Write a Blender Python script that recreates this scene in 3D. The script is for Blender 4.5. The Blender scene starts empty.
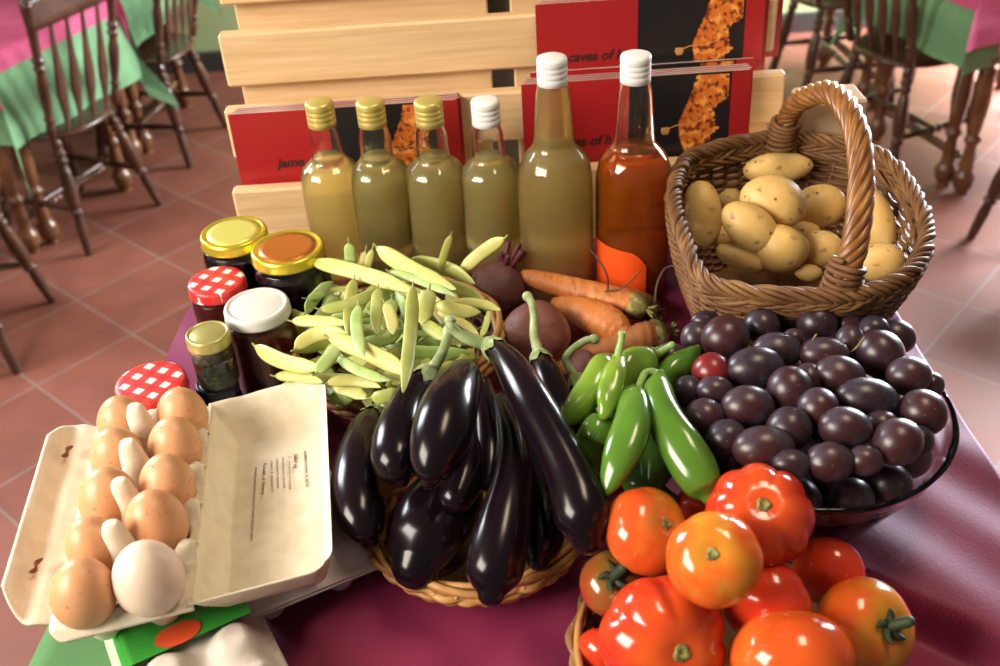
import bpy, math, random
from mathutils import Vector as V, Matrix
random.seed(7)
PI = math.pi
S = bpy.context.scene
COL = S.collection

# ------------------------------------------------------------------ camera
TBL = 1.22                                   # height of the display table
CAMZ = TBL + 0.70
TH, RO, F = math.radians(35), math.radians(3.8), 1050.0
cr, sr, ct, st = math.cos(RO), math.sin(RO), math.cos(TH), math.sin(TH)
CX, CY, CD = V((cr, -sr*st, -sr*ct)), V((sr, cr*st, cr*ct)), V((0, ct, -st))
CAM = V((0, 0, CAMZ))
cd = bpy.data.cameras.new('camera')
cam = bpy.data.objects.new('camera', cd)
COL.objects.link(cam)
cam.matrix_world = Matrix(((CX.x, CY.x, -CD.x, 0), (CX.y, CY.y, -CD.y, 0), (CX.z, CY.z, -CD.z, CAMZ), (0, 0, 0, 1)))
cd.sensor_width = 36
cd.lens = F*36/1000
cd.clip_start = 0.02
cd.dof.use_dof = True
cd.dof.focus_distance = 0.95
cd.dof.aperture_fstop = 7.0
S.camera = cam

# ------------------------------------------------------------------ world, lights, exposure
w = bpy.data.worlds.new('world')
S.world = w
w.use_nodes = True
bg = w.node_tree.nodes['Background']
bg.inputs[0].default_value = (1.0, 0.93, 0.85, 1)
bg.inputs[1].default_value = 0.12
S.view_settings.view_transform = 'Standard'
S.view_settings.look = 'None'
S.view_settings.exposure = 0.0
S.view_settings.gamma = 1.0
S.view_settings.use_curve_mapping = False

def area(name, loc, target, sx, sy, power, color, spread=180):
    l = bpy.data.lights.new(name, 'AREA')
    l.shape = 'RECTANGLE'
    l.size, l.size_y, l.energy, l.color = sx, sy, power, color
    l.spread = math.radians(spread)
    o = bpy.data.objects.new(name, l)
    COL.objects.link(o)
    o.location = loc
    o.rotation_euler = (V(target) - V(loc)).to_track_quat('-Z', 'Y').to_euler()
    return o

area('window_light_right', (3.0, 4.75, 1.55), (1.3, 3.7, 0.1), 2.2, 1.6, 1000, (0.86, 0.92, 1.0))
area('window_light_left', (-1.75, -0.10, 2.38), (-0.1, 0.85, 1.30), 1.3, 0.9, 94, (1.0, 0.91, 0.78))
area('window_light_back_left', (-2.5, 2.7, 2.45), (-0.2, 0.7, 1.25), 1.0, 1.2, 105, (0.92, 0.95, 1.0))
area('ceiling_lamp', (0.55, 0.75, 3.3), (0.1, 0.8, 1.2), 0.8, 0.4, 20, (1.0, 0.80, 0.56))

# ------------------------------------------------------------------ pixel helpers
def ray(px, py):
    return CD + CX*((px - 500)/F) + CY*(-(py - 333)/F)
def A(px, py, h):
    """point seen at a pixel that lies h above the table top"""
    d = ray(px, py)
    t = (TBL + h - CAMZ)/d.z
    return CAM + d*t
def AF(px, py, z=0.0):
    return A(px, py, z - TBL)
def Sz(px, py, h):
    """metres per pixel there"""
    d = ray(px, py)
    return ((TBL + h - CAMZ)/d.z)/F

# ------------------------------------------------------------------ materials
def pm(name, base, rough=0.5, var=None, bump=None, rand=None, **kw):
    m = bpy.data.materials.new(name)
    m.use_nodes = True
    nt = m.node_tree
    N, L = nt.nodes, nt.links
    b = N['Principled BSDF']
    b.inputs['Base Color'].default_value = (*base, 1)
    b.inputs['Roughness'].default_value = rough
    for k, v in kw.items():
        key = k.replace('_', ' ')
        s = b.inputs[key]
        s.default_value = (*v, 1) if isinstance(v, tuple) and len(v) == 3 and s.type == 'RGBA' else v
    tc = N.new('ShaderNodeTexCoord')
    src = None
    if rand:
        oi = N.new('ShaderNodeObjectInfo')
        mx = N.new('ShaderNodeMix'); mx.data_type = 'RGBA'
        mx.inputs[6].default_value = (*base, 1); mx.inputs[7].default_value = (*rand, 1)
        L.new(oi.outputs['Random'], mx.inputs[0])
        src = mx.outputs[2]
    if var:
        for (c2, scale, lo, hi) in (var if isinstance(var, list) else [var]):
            nz = N.new('ShaderNodeTexNoise'); nz.inputs['Scale'].default_value = scale; nz.inputs['Detail'].default_value = 4
            mp = N.new('ShaderNodeMapRange'); mp.inputs[1].default_value = lo; mp.inputs[2].default_value = hi
            L.new(tc.outputs['Object'], nz.inputs['Vector']); L.new(nz.outputs['Fac'], mp.inputs[0])
            mx = N.new('ShaderNodeMix'); mx.data_type = 'RGBA'
            if src: L.new(src, mx.inputs[6])
            else: mx.inputs[6].default_value = (*base, 1)
            mx.inputs[7].default_value = (*c2, 1)
            L.new(mp.outputs[0], mx.inputs[0])
            src = mx.outputs[2]
    if src: L.new(src, b.inputs['Base Color'])
    if bump:
        scale, strength, dist = bump
        nz = N.new('ShaderNodeTexNoise'); nz.inputs['Scale'].default_value = scale; nz.inputs['Detail'].default_value = 5
        bp = N.new('ShaderNodeBump'); bp.inputs['Strength'].default_value = strength; bp.inputs['Distance'].default_value = dist
        L.new(tc.outputs['Object'], nz.inputs['Vector']); L.new(nz.outputs['Fac'], bp.inputs['Height']); L.new(bp.outputs[0], b.inputs['Normal'])
    m['pb'] = b.name
    return m

def stretch(m, sc):
    """stretch the noise of a material along the axes (wood grain)"""
    nt = m.node_tree
    mp = nt.nodes.new('ShaderNodeMapping'); mp.inputs['Scale'].default_value = sc
    tc = [n for n in nt.nodes if n.type == 'TEX_COORD'][0]
    for n in nt.nodes:
        if n.type == 'TEX_NOISE':
            nt.links.new(mp.outputs[0], n.inputs['Vector'])
    nt.links.new(tc.outputs['Object'], mp.inputs['Vector'])
    return m

M = {}
M['pine'] = stretch(pm('pale pine', (0.66, 0.44, 0.23), 0.55, [((0.56, 0.35, 0.16), 9, 0.45, 0.75), ((0.73, 0.53, 0.31), 22, 0.5, 0.8)], (30, 0.15, 0.001)), (0.5, 6, 9))
M['post'] = pm('dark metal post', (0.02, 0.02, 0.017), 0.5)
M['red'] = pm('glossy red print', (0.34, 0.012, 0.014), 0.35)
M['black'] = pm('glossy black print', (0.012, 0.011, 0.012), 0.3)
M['paper'] = stretch(pm('paper edges', (0.62, 0.60, 0.56), 0.6, ((0.3, 0.29, 0.27), 60, 0.4, 0.6)), (0.2, 8, 1))
M['ink'] = pm('black ink', (0.02, 0.01, 0.01), 0.5)
M['flame'] = pm('printed flame', (0.62, 0.15, 0.02), 0.4, [((0.85, 0.36, 0.07), 70, 0.5, 0.62), ((0.16, 0.02, 0.006), 130, 0.50, 0.62)])
M['thread'] = pm('printed ochre', (0.55, 0.25, 0.08), 0.4)
M['glass'] = pm('clear glass', (1, 1, 1), 0.02, Transmission_Weight=1.0, IOR=1.45)
M['bowl_glass'] = pm('bowl glass', (0.97, 0.98, 0.98), 0.03, Transmission_Weight=1.0, IOR=1.36)
M['cordial'] = pm('hazy pale cordial', (0.96, 0.85, 0.33), 0.22, Transmission_Weight=0.76, IOR=1.34)
M['amber'] = pm('hazy amber cordial', (0.96, 0.77, 0.28), 0.22, Transmission_Weight=0.76, IOR=1.34)
M['orange_liquid'] = pm('orange red liquor', (1.0, 0.36, 0.03), 0.10, Transmission_Weight=0.88, IOR=1.35)
M['orange_refraction'] = pm('painted orange refraction', (0.92, 0.10, 0.010), 0.45)  # painted colour for window light glowing through the liquor
M['gold_cap'] = pm('brushed gold cap', (0.62, 0.50, 0.15), 0.4, Metallic=0.5)
M['white_cap'] = pm('white cap', (0.78, 0.76, 0.73), 0.4)
M['gold_lid'] = pm('gold lid', (0.80, 0.62, 0.06), 0.26, Metallic=0.7)
M['gold_lid_pale'] = pm('pale gold enamel', (0.74, 0.68, 0.16), 0.3, Metallic=0.35)
M['amber_lid'] = pm('amber enamel', (0.42, 0.13, 0.015), 0.3, Metallic=0.3)
M['olive_lid'] = pm('dull gold lid', (0.52, 0.47, 0.17), 0.33, Metallic=0.55)
M['white_lid'] = pm('white enamel lid', (0.62, 0.61, 0.58), 0.35)
M['black_lid'] = pm('dark lid', (0.015, 0.016, 0.025), 0.25)
M['black_jam'] = pm('black jam', (0.012, 0.006, 0.010), 0.15)
M['red_jam'] = pm('red jam', (0.13, 0.012, 0.010), 0.2, ((0.05, 0.005, 0.006), 40, 0.4, 0.7))
M['herb'] = pm('dark preserved herb', (0.045, 0.05, 0.025), 0.5, ((0.12, 0.12, 0.07), 160, 0.5, 0.6), (200, 0.8, 0.002))
M['egg'] = pm('brown egg shell', (0.60, 0.28, 0.125), 0.42, [((0.66, 0.34, 0.17), 30, 0.4, 0.7), ((0.42, 0.17, 0.07), 260, 0.64, 0.7)], None, (0.66, 0.34, 0.17), Subsurface_Weight=0.08, Subsurface_Radius=(0.01, 0.005, 0.003))
M['egg_pale'] = pm('cream egg shell', (0.74, 0.55, 0.43), 0.42, ((0.80, 0.63, 0.52), 30, 0.4, 0.7))
M['pulp'] = pm('moulded pulp', (0.71, 0.61, 0.46), 0.85, ((0.77, 0.68, 0.53), 60, 0.4, 0.6), (240, 0.35, 0.0012))
M['pulp_grey'] = pm('grey moulded pulp', (0.52, 0.46, 0.41), 0.85, ((0.60, 0.54, 0.48), 60, 0.4, 0.6), (240, 0.35, 0.0012))
M['slot'] = pm('brown latch tab', (0.16, 0.055, 0.03), 0.8)
M['print'] = pm('grey print', (0.22, 0.16, 0.11), 0.7)
M['print_bold'] = pm('dark print', (0.07, 0.05, 0.04), 0.7)
M['label_green'] = pm('green label', (0.035, 0.27, 0.035), 0.3)
M['label_pale'] = pm('pale green label edge', (0.42, 0.66, 0.36), 0.35)
M['label_red'] = pm('orange red oval', (0.62, 0.07, 0.02), 0.35)
M['label_white'] = pm('white label mark', (0.75, 0.75, 0.7), 0.4)
M['aubergine'] = pm('black purple skin', (0.005, 0.0025, 0.0045), 0.2, ((0.010, 0.0035, 0.006), 14, 0.4, 0.7), None, Specular_IOR_Level=0.32)
M['calyx'] = pm('green calyx', (0.20, 0.27, 0.09), 0.55, ((0.42, 0.48, 0.27), 70, 0.45, 0.7), (90, 0.3, 0.002))
M['bean'] = pm('pale bean pod', (0.36, 0.42, 0.09), 0.42, ((0.50, 0.54, 0.19), 30, 0.42, 0.68), (120, 0.15, 0.001), (0.54, 0.48, 0.14))
M['bean_green'] = pm('green bean pod', (0.20, 0.34, 0.06), 0.45, ((0.45, 0.56, 0.24), 40, 0.45, 0.7), (120, 0.15, 0.001), (0.36, 0.48, 0.14))
M['bean_tip'] = pm('bean stalk end', (0.30, 0.31, 0.10), 0.6)
M['beet'] = pm('beetroot skin', (0.11, 0.034, 0.032), 0.6, [((0.19, 0.09, 0.07), 28, 0.45, 0.7), ((0.045, 0.018, 0.016), 60, 0.56, 0.7)], (70, 0.5, 0.003))
M['beet_pale'] = pm('pinkish beetroot skin', (0.20, 0.062, 0.045), 0.55, [((0.32, 0.15, 0.10), 26, 0.45, 0.7), ((0.10, 0.03, 0.02), 60, 0.58, 0.7)], (70, 0.5, 0.003))
M['beet_stalk'] = pm('beetroot stalk', (0.10, 0.015, 0.022), 0.6)
M['carrot'] = stretch(pm('carrot skin', (0.60, 0.19, 0.045), 0.5, [((0.72, 0.30, 0.10), 26, 0.45, 0.7), ((0.42, 0.13, 0.03), 60, 0.58, 0.7)], (50, 0.55, 0.003)), (3, 1, 1))
M['carrot_brown'] = pm('earthy carrot skin', (0.36, 0.13, 0.04), 0.65, [((0.46, 0.20, 0.07), 26, 0.45, 0.7), ((0.18, 0.10, 0.03), 50, 0.5, 0.7)], (60, 0.6, 0.003))
M['carrot_crown'] = pm('carrot crown', (0.20, 0.17, 0.05), 0.7, ((0.38, 0.36, 0.10), 90, 0.5, 0.6), (90, 0.6, 0.003))
M['twig'] = pm('dry root', (0.11, 0.055, 0.035), 0.7)
M['pepper'] = pm('green pepper skin', (0.050, 0.135, 0.012), 0.2, ((0.090, 0.20, 0.02), 18, 0.4, 0.7), None, (0.07, 0.165, 0.016), Coat_Weight=0.2, Coat_Roughness=0.1)
M['pepper_light'] = pm('light green pepper skin', (0.115, 0.24, 0.02), 0.2, ((0.22, 0.32, 0.038), 18, 0.4, 0.7), None, Coat_Weight=0.2, Coat_Roughness=0.1)
M['pepper_dark'] = pm('dark green pepper skin', (0.045, 0.13, 0.02), 0.2, ((0.07, 0.18, 0.02), 18, 0.4, 0.7))
M['pepper_stalk'] = pm('pepper stalk', (0.19, 0.32, 0.07), 0.5, ((0.30, 0.42, 0.14), 60, 0.4, 0.7))
M['plum'] = pm('plum skin', (0.022, 0.011, 0.017), 0.33, ((0.080, 0.078, 0.115), 34, 0.42, 0.74), None, (0.050, 0.013, 0.014))
M['plum_red'] = pm('red plum skin', (0.17, 0.012, 0.015), 0.3, ((0.06, 0.012, 0.02), 40, 0.45, 0.7))
M['plum_stem'] = pm('plum stem', (0.22, 0.16, 0.05), 0.6)
M['potato'] = pm('potato skin', (0.66, 0.42, 0.135), 0.5, [((0.74, 0.52, 0.21), 28, 0.42, 0.68), ((0.25, 0.13, 0.05), 75, 0.61, 0.72)], (55, 0.35, 0.003), (0.70, 0.44, 0.14))
M['wicker'] = pm('brown willow', (0.125, 0.055, 0.02), 0.58, ((0.24, 0.12, 0.042), 35, 0.45, 0.7), (140, 0.3, 0.001), (0.16, 0.07, 0.025), Specular_IOR_Level=0.3)
M['wicker_handle'] = pm('polished willow', (0.19, 0.072, 0.018), 0.33, ((0.30, 0.13, 0.034), 45, 0.45, 0.7), (140, 0.2, 0.001))
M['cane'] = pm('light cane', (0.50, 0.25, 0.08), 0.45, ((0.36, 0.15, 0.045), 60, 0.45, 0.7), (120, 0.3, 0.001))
M['cane_dark'] = pm('dark cane weave', (0.22, 0.10, 0.04), 0.55, ((0.32, 0.16, 0.06), 60, 0.45, 0.7))  # darker brown cane for the bean and tomato basket walls
M['cloth_pink'] = pm('magenta table cloth', (0.22, 0.011, 0.055), 0.62, ((0.18, 0.009, 0.044), 10, 0.4, 0.6), (420, 0.25, 0.0008), Sheen_Weight=0.9, Sheen_Roughness=0.35, Sheen_Tint=(0.45, 0.35, 1.0))
M['cloth_rose'] = pm('rose table cloth', (0.52, 0.07, 0.16), 0.8, ((0.45, 0.055, 0.13), 8, 0.4, 0.6), (300, 0.3, 0.001))
M['cloth_green'] = pm('green table cloth', (0.16, 0.32, 0.15), 0.85, ((0.13, 0.26, 0.12), 8, 0.4, 0.6), (300, 0.3, 0.001))
M['cloth_green_deep'] = pm('deep green table cloth', (0.085, 0.21, 0.07), 0.9, ((0.07, 0.17, 0.055), 8, 0.4, 0.6), (300, 0.3, 0.001))
M['dark_wood'] = pm('dark stained wood', (0.055, 0.022, 0.013), 0.28, ((0.10, 0.04, 0.02), 14, 0.45, 0.7))
M['warm_wood'] = pm('warm stained wood', (0.12, 0.045, 0.018), 0.3, ((0.19, 0.08, 0.03), 14, 0.45, 0.7))
M['wall'] = pm('lime green wall', (0.52, 0.67, 0.31), 0.85, ((0.57, 0.70, 0.29), 2, 0.4, 0.6))
M['baseboard'] = pm('grey baseboard', (0.06, 0.055, 0.05), 0.5)
M['card'] = pm('pale wood box', (0.58, 0.40, 0.24), 0.7)

def add_flecks(m, col, scale, thr):
    nt = m.node_tree; b = nt.nodes['Principled BSDF']
    src = b.inputs['Base Color'].links[0].from_socket if b.inputs['Base Color'].links else None
    tc = [n for n in nt.nodes if n.type == 'TEX_COORD'][0]
    vo = nt.nodes.new('ShaderNodeTexVoronoi'); vo.inputs['Scale'].default_value = scale
    nt.links.new(tc.outputs['Object'], vo.inputs['Vector'])
    mp = nt.nodes.new('ShaderNodeMapRange'); mp.inputs[1].default_value = thr; mp.inputs[2].default_value = thr*0.6
    nt.links.new(vo.outputs['Distance'], mp.inputs[0])
    mx = nt.nodes.new('ShaderNodeMix'); mx.data_type = 'RGBA'
    nt.links.new(mp.outputs[0], mx.inputs[0])
    if src: nt.links.new(src, mx.inputs[6])
    mx.inputs[7].default_value = (*col, 1)
    nt.links.new(mx.outputs[2], b.inputs['Base Color'])
add_flecks(M['potato'], (0.20, 0.10, 0.04), 62, 0.14)
add_flecks(M['plum'], (0.12, 0.085, 0.09), 120, 0.10)

def floor_material():
    m = pm('terracotta tiles', (0.30, 0.11, 0.075), 0.42)
    nt = m.node_tree; N, L = nt.nodes, nt.links
    b = N['Principled BSDF']
    tc = [n for n in N if n.type == 'TEX_COORD'][0]
    mp = N.new('ShaderNodeMapping'); mp.inputs['Rotation'].default_value = (0, 0, math.radians(-47)); mp.inputs['Location'].default_value = (0.10, 0.26, 0)
    br = N.new('ShaderNodeTexBrick'); br.offset = 0.0
    br.inputs['Scale'].default_value = 1.0; br.inputs['Brick Width'].default_value = 0.345; br.inputs['Row Height'].default_value = 0.345
    br.inputs['Mortar Size'].default_value = 0.0032; br.inputs['Mortar Smooth'].default_value = 0.3
    br.inputs['Color1'].default_value = (0.185, 0.055, 0.034, 1); br.inputs['Color2'].default_value = (0.23, 0.073, 0.047, 1); br.inputs['Mortar'].default_value = (0.23, 0.165, 0.14, 1)
    L.new(tc.outputs['Object'], mp.inputs['Vector']); L.new(mp.outputs[0], br.inputs['Vector'])
    nz = N.new('ShaderNodeTexNoise'); nz.inputs['Scale'].default_value = 6; nz.inputs['Detail'].default_value = 6
    L.new(tc.outputs['Object'], nz.inputs['Vector'])
    mr = N.new('ShaderNodeMapRange'); mr.inputs[1].default_value = 0.3; mr.inputs[2].default_value = 0.7; mr.inputs[3].default_value = 0.85; mr.inputs[4].default_value = 1.15
    L.new(nz.outputs['Fac'], mr.inputs[0])
    mx = N.new('ShaderNodeMix'); mx.data_type = 'RGBA'; mx.blend_type = 'MULTIPLY'; mx.inputs[0].default_value = 1
    L.new(br.outputs['Color'], mx.inputs[6]); L.new(mr.outputs[0], mx.inputs[7])
    L.new(mx.outputs[2], b.inputs['Base Color'])
    r = N.new('ShaderNodeMapRange'); r.inputs[3].default_value = 0.5; r.inputs[4].default_value = 0.68; b.inputs['Specular IOR Level'].default_value = 0.4
    L.new(nz.outputs['Fac'], r.inputs[0]); L.new(r.outputs[0], b.inputs['Roughness'])
    bp = N.new('ShaderNodeBump'); bp.inputs['Strength'].default_value = 0.25; bp.inputs['Distance'].default_value = 0.002; bp.invert = True
    L.new(br.outputs['Fac'], bp.inputs['Height']); L.new(bp.outputs[0], b.inputs['Normal'])
    return m
M['floor'] = floor_material()

def gingham():
    m = pm('red gingham print', (0.8, 0.1, 0.1), 0.38)
    nt = m.node_tree; N, L = nt.nodes, nt.links
    b = N['Principled BSDF']
    tc = [n for n in N if n.type == 'TEX_COORD'][0]
    mp = N.new('ShaderNodeMapping'); mp.inputs['Rotation'].default_value = (0, 0, math.radians(28)); mp.inputs['Scale'].default_value = (1, 1, 1)
    sx = N.new('ShaderNodeSeparateXYZ')
    L.new(tc.outputs['Object'], mp.inputs['Vector']); L.new(mp.outputs[0], sx.inputs[0])
    outs = []
    for ax in (0, 1):
        a = N.new('ShaderNodeMath'); a.operation = 'MULTIPLY_ADD'; a.inputs[1].default_value = 1/0.0175; a.inputs[2].default_value = 100.2
        f = N.new('ShaderNodeMath'); f.operation = 'FRACT'
        g = N.new('ShaderNodeMath'); g.operation = 'LESS_THAN'; g.inputs[1].default_value = 0.47
        L.new(sx.outputs[ax], a.inputs[0]); L.new(a.outputs[0], f.inputs[0]); L.new(f.outputs[0], g.inputs[0])
        outs.append(g.outputs[0])
    ad = N.new('ShaderNodeMath'); ad.operation = 'ADD'
    L.new(outs[0], ad.inputs[0]); L.new(outs[1], ad.inputs[1])
    dv = N.new('ShaderNodeMath'); dv.operation = 'MULTIPLY'; dv.inputs[1].default_value = 0.5
    L.new(ad.outputs[0], dv.inputs[0])
    cp = N.new('ShaderNodeValToRGB'); cp.color_ramp.interpolation = 'CONSTANT'
    cp.color_ramp.elements[0].color = (0.55, 0.022, 0.022, 1)
    cp.color_ramp.elements[1].position = 0.4; cp.color_ramp.elements[1].color = (0.62, 0.045, 0.04, 1)
    e = cp.color_ramp.elements.new(0.8); e.color = (0.78, 0.70, 0.64, 1)
    L.new(dv.outputs[0], cp.inputs[0]); L.new(cp.outputs[0], b.inputs['Base Color'])
    return m
M['gingham'] = gingham()

def tomato_mat(name, base, green, g0, g1, streak):
    """ripeness: greener shoulders round the stem end (local +Z) fading to red, with radial streaks"""
    m = pm(name, base, 0.16, ((base[0]*1.05, base[1]*1.7, base[2]*1.3), 22, 0.45, 0.75), None, Coat_Weight=0.15, Coat_Roughness=0.06)
    nt = m.node_tree; N, L = nt.nodes, nt.links
    b = N['Principled BSDF']
    src = b.inputs['Base Color'].links[0].from_socket
    tc = [n for n in N if n.type == 'TEX_COORD'][0]
    sx = N.new('ShaderNodeSeparateXYZ'); L.new(tc.outputs['Object'], sx.inputs[0])
    nz = N.new('ShaderNodeTexNoise'); nz.inputs['Scale'].default_value = 38
    L.new(tc.outputs['Object'], nz.inputs['Vector'])
    ad = N.new('ShaderNodeMath'); ad.operation = 'MULTIPLY_ADD'; ad.inputs[1].default_value = streak; L.new(nz.outputs['Fac'], ad.inputs[0]); L.new(sx.outputs[2], ad.inputs[2])
    mp = N.new('ShaderNodeMapRange'); mp.inputs[1].default_value = g0 + streak*0.5; mp.inputs[2].default_value = g1 + streak*0.5
    L.new(ad.outputs[0], mp.inputs[0])
    mx = N.new('ShaderNodeMix'); mx.data_type = 'RGBA'; mx.inputs[7].default_value = (*green, 1)
    L.new(mp.outputs[0], mx.inputs[0]); L.new(src, mx.inputs[6]); L.new(mx.outputs[2], b.inputs['Base Color'])
    return m
M['tom_red'] = tomato_mat('ripe tomato skin', (0.62, 0.035, 0.012), (0.66, 0.10, 0.015), 0.016, 0.036, 0.03)
M['tom_orange'] = tomato_mat('orange tomato skin', (0.66, 0.085, 0.014), (0.50, 0.28, 0.04), 0.014, 0.036, 0.04)
M['tom_green'] = tomato_mat('half ripe tomato skin', (0.66, 0.10, 0.012), (0.46, 0.30, 0.03), 0.012, 0.040, 0.06)
M['tom_dark'] = tomato_mat('dull tomato skin', (0.33, 0.035, 0.012), (0.20, 0.12, 0.02), 0.0, 0.022, 0.04)
M['tom_scar'] = pm('tomato stem scar', (0.28, 0.27, 0.07), 0.7, ((0.12, 0.09, 0.03), 200, 0.45, 0.6))
M['tom_stalk'] = pm('dark green tomato stalk', (0.020, 0.035, 0.010), 0.65)

# ------------------------------------------------------------------ mesh helpers
class MB:
    def __init__(self): self.v = []; self.f = []
    def add(self, vs, fs):
        o = len(self.v)
        self.v += [V(p) for p in vs]
        self.f += [tuple(i + o for i in q) for q in fs]
        return self
    def merge(self, other): return self.add(other.v, other.f)
    def xf(self, m):
        self.v = [m @ p for p in self.v]; return self
    def move(self, d):
        d = V(d); self.v = [p + d for p in self.v]; return self

def mesh(name, mb, m, smooth=True, origin=V((0, 0, 0))):
    me = bpy.data.meshes.new(name)
    me.from_pydata([p - origin for p in mb.v], [], mb.f)
    me.validate()
    if smooth: me.shade_smooth()
    if isinstance(m, list):
        for k in m: me.materials.append(M[k])
    elif m: me.materials.append(M[m])
    return me

def thing(name, label, cat, loc=(0, 0, 0), rotz=0, group=None):
    o = bpy.data.objects.new(name, None); COL.objects.link(o)
    o.location = loc; o.rotation_euler = (0, 0, rotz); o.empty_display_size = 0.02
    return tag(o, label, cat, group)
def tag(o, label, cat, group=None):
    o['label'] = label; o['category'] = cat
    if group: o['group'] = group
    return o
def part(name, mb, m, root, world=True, smooth=True, label=None, sub=None):
    """a part of a thing; world=True: mb is in world coordinates; sub: the part it sits on"""
    org = V(root.location) if world else V((0, 0, 0))
    o = bpy.data.objects.new(name, mesh(name, mb, m, smooth, org)); COL.objects.link(o)
    o.parent = sub or root
    if label: o['label'] = label
    return o
def solo(name, mb, m, label, cat, group=None, smooth=True):
    lo = V((sum(p.x for p in mb.v)/len(mb.v), sum(p.y for p in mb.v)/len(mb.v), min(p.z for p in mb.v)))
    o = bpy.data.objects.new(name, mesh(name, mb, m, smooth, lo)); COL.objects.link(o)
    o.location = lo
    return tag(o, label, cat, group)
def struct(name, mb, m, smooth=False):
    o = bpy.data.objects.new(name, mesh(name, mb, m, smooth)); COL.objects.link(o)
    o['kind'] = 'structure'
    return o

def box(x0, x1, y0, y1, z0, z1, b=0.0):
    mb = MB()
    if b <= 0:
        return mb.add([(x0,y0,z0),(x1,y0,z0),(x1,y1,z0),(x0,y1,z0),(x0,y0,z1),(x1,y0,z1),(x1,y1,z1),(x0,y1,z1)],
                      [(0,3,2,1),(4,5,6,7),(0,1,5,4),(1,2,6,5),(2,3,7,6),(3,0,4,7)])
    # chamfered box
    ids = {}
    vs = []
    for sx in (0, 1):
        for sy in (0, 1):
            for sz in (0, 1):
                X, Y, Z = (x0, x1)[sx], (y0, y1)[sy], (z0, z1)[sz]
                dx, dy, dz = (b, -b)[sx], (b, -b)[sy], (b, -b)[sz]
                for a, p in enumerate(((X, Y+dy, Z+dz), (X+dx, Y, Z+dz), (X+dx, Y+dy, Z))):
                    ids[(sx, sy, sz, a)] = len(vs); vs.append(p)
    fs = []
    I = lambda sx, sy, sz, a: ids[(sx, sy, sz, a)]
    for s in (0, 1):
        fs.append((I(s,0,0,0), I(s,1,0,0), I(s,1,1,0), I(s,0,1,0)))
        fs.append((I(0,s,0,1), I(1,s,0,1), I(1,s,1,1), I(0,s,1,1)))
        fs.append((I(0,0,s,2), I(1,0,s,2), I(1,1,s,2), I(0,1,s,2)))
    for p in (0, 1):
        for q in (0, 1):
            fs.append((I(p,q,0,0), I(p,q,1,0), I(p,q,1,1), I(p,q,0,1)))
            fs.append((I(p,0,q,0), I(p,1,q,0), I(p,1,q,2), I(p,0,q,2)))
            fs.append((I(0,p,q,1), I(1,p,q,1), I(1,p,q,2), I(0,p,q,2)))
    for sx in (0, 1):
        for sy in (0, 1):
            for sz in (0, 1): fs.append((I(sx,sy,sz,0), I(sx,sy,sz,1), I(sx,sy,sz,2)))
    mb.add(vs, fs)
    return recalc(mb)

def recalc(mb):
    import bmesh
    me = bpy.data.meshes.new('tmp'); me.from_pydata(mb.v, [], mb.f)
    bm = bmesh.new(); bm.from_mesh(me); bmesh.ops.recalc_face_normals(bm, faces=bm.faces)
    bm.verts.ensure_lookup_table()
    out = MB(); out.v = [v.co.copy() for v in bm.verts]; out.f = [tuple(v.index for v in f.verts) for f in bm.faces]
    bm.free(); bpy.data.meshes.remove(me)
    return out

def catmull(pts, n, closed=False):
    """resample points (tuples of any length) n per span"""
    P_ = [tuple(p) for p in pts]
    L = len(P_)
    out = []
    spans = L if closed else L - 1
    for i in range(spans):
        if closed: a, b, c, d = P_[(i-1) % L], P_[i], P_[(i+1) % L], P_[(i+2) % L]
        else: a, b, c, d = P_[max(i-1, 0)], P_[i], P_[i+1], P_[min(i+2, L-1)]
        for k in range(n):
            t = k/n
            out.append(tuple(0.5*(2*b[j] + (c[j]-a[j])*t + (2*a[j]-5*b[j]+4*c[j]-d[j])*t*t + (3*b[j]-a[j]-3*c[j]+d[j])*t**3) for j in range(len(b))))
    if not closed: out.append(P_[-1])
    return out

def frames(pts, closed=False, ref=None):
    n = len(pts)
    T = []
    for i in range(n):
        a = pts[(i-1) % n] if (closed or i > 0) else pts[i]
        b = pts[(i+1) % n] if (closed or i < n-1) else pts[i]
        t = (b - a)
        T.append(t.normalized() if t.length > 1e-9 else (T[-1] if T else V((0, 0, 1))))
    ref = V(ref) if ref else (V((0, 0, 1)) if abs(T[0].z) < 0.9 else V((1, 0, 0)))
    N_ = (ref - T[0]*ref.dot(T[0])).normalized()
    out = []
    for i in range(n):
        N_ = (N_ - T[i]*N_.dot(T[i]))
        N_ = N_.normalized() if N_.length > 1e-6 else T[i].orthogonal().normalized()
        out.append((T[i], N_.copy(), T[i].cross(N_)))
    return out

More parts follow.
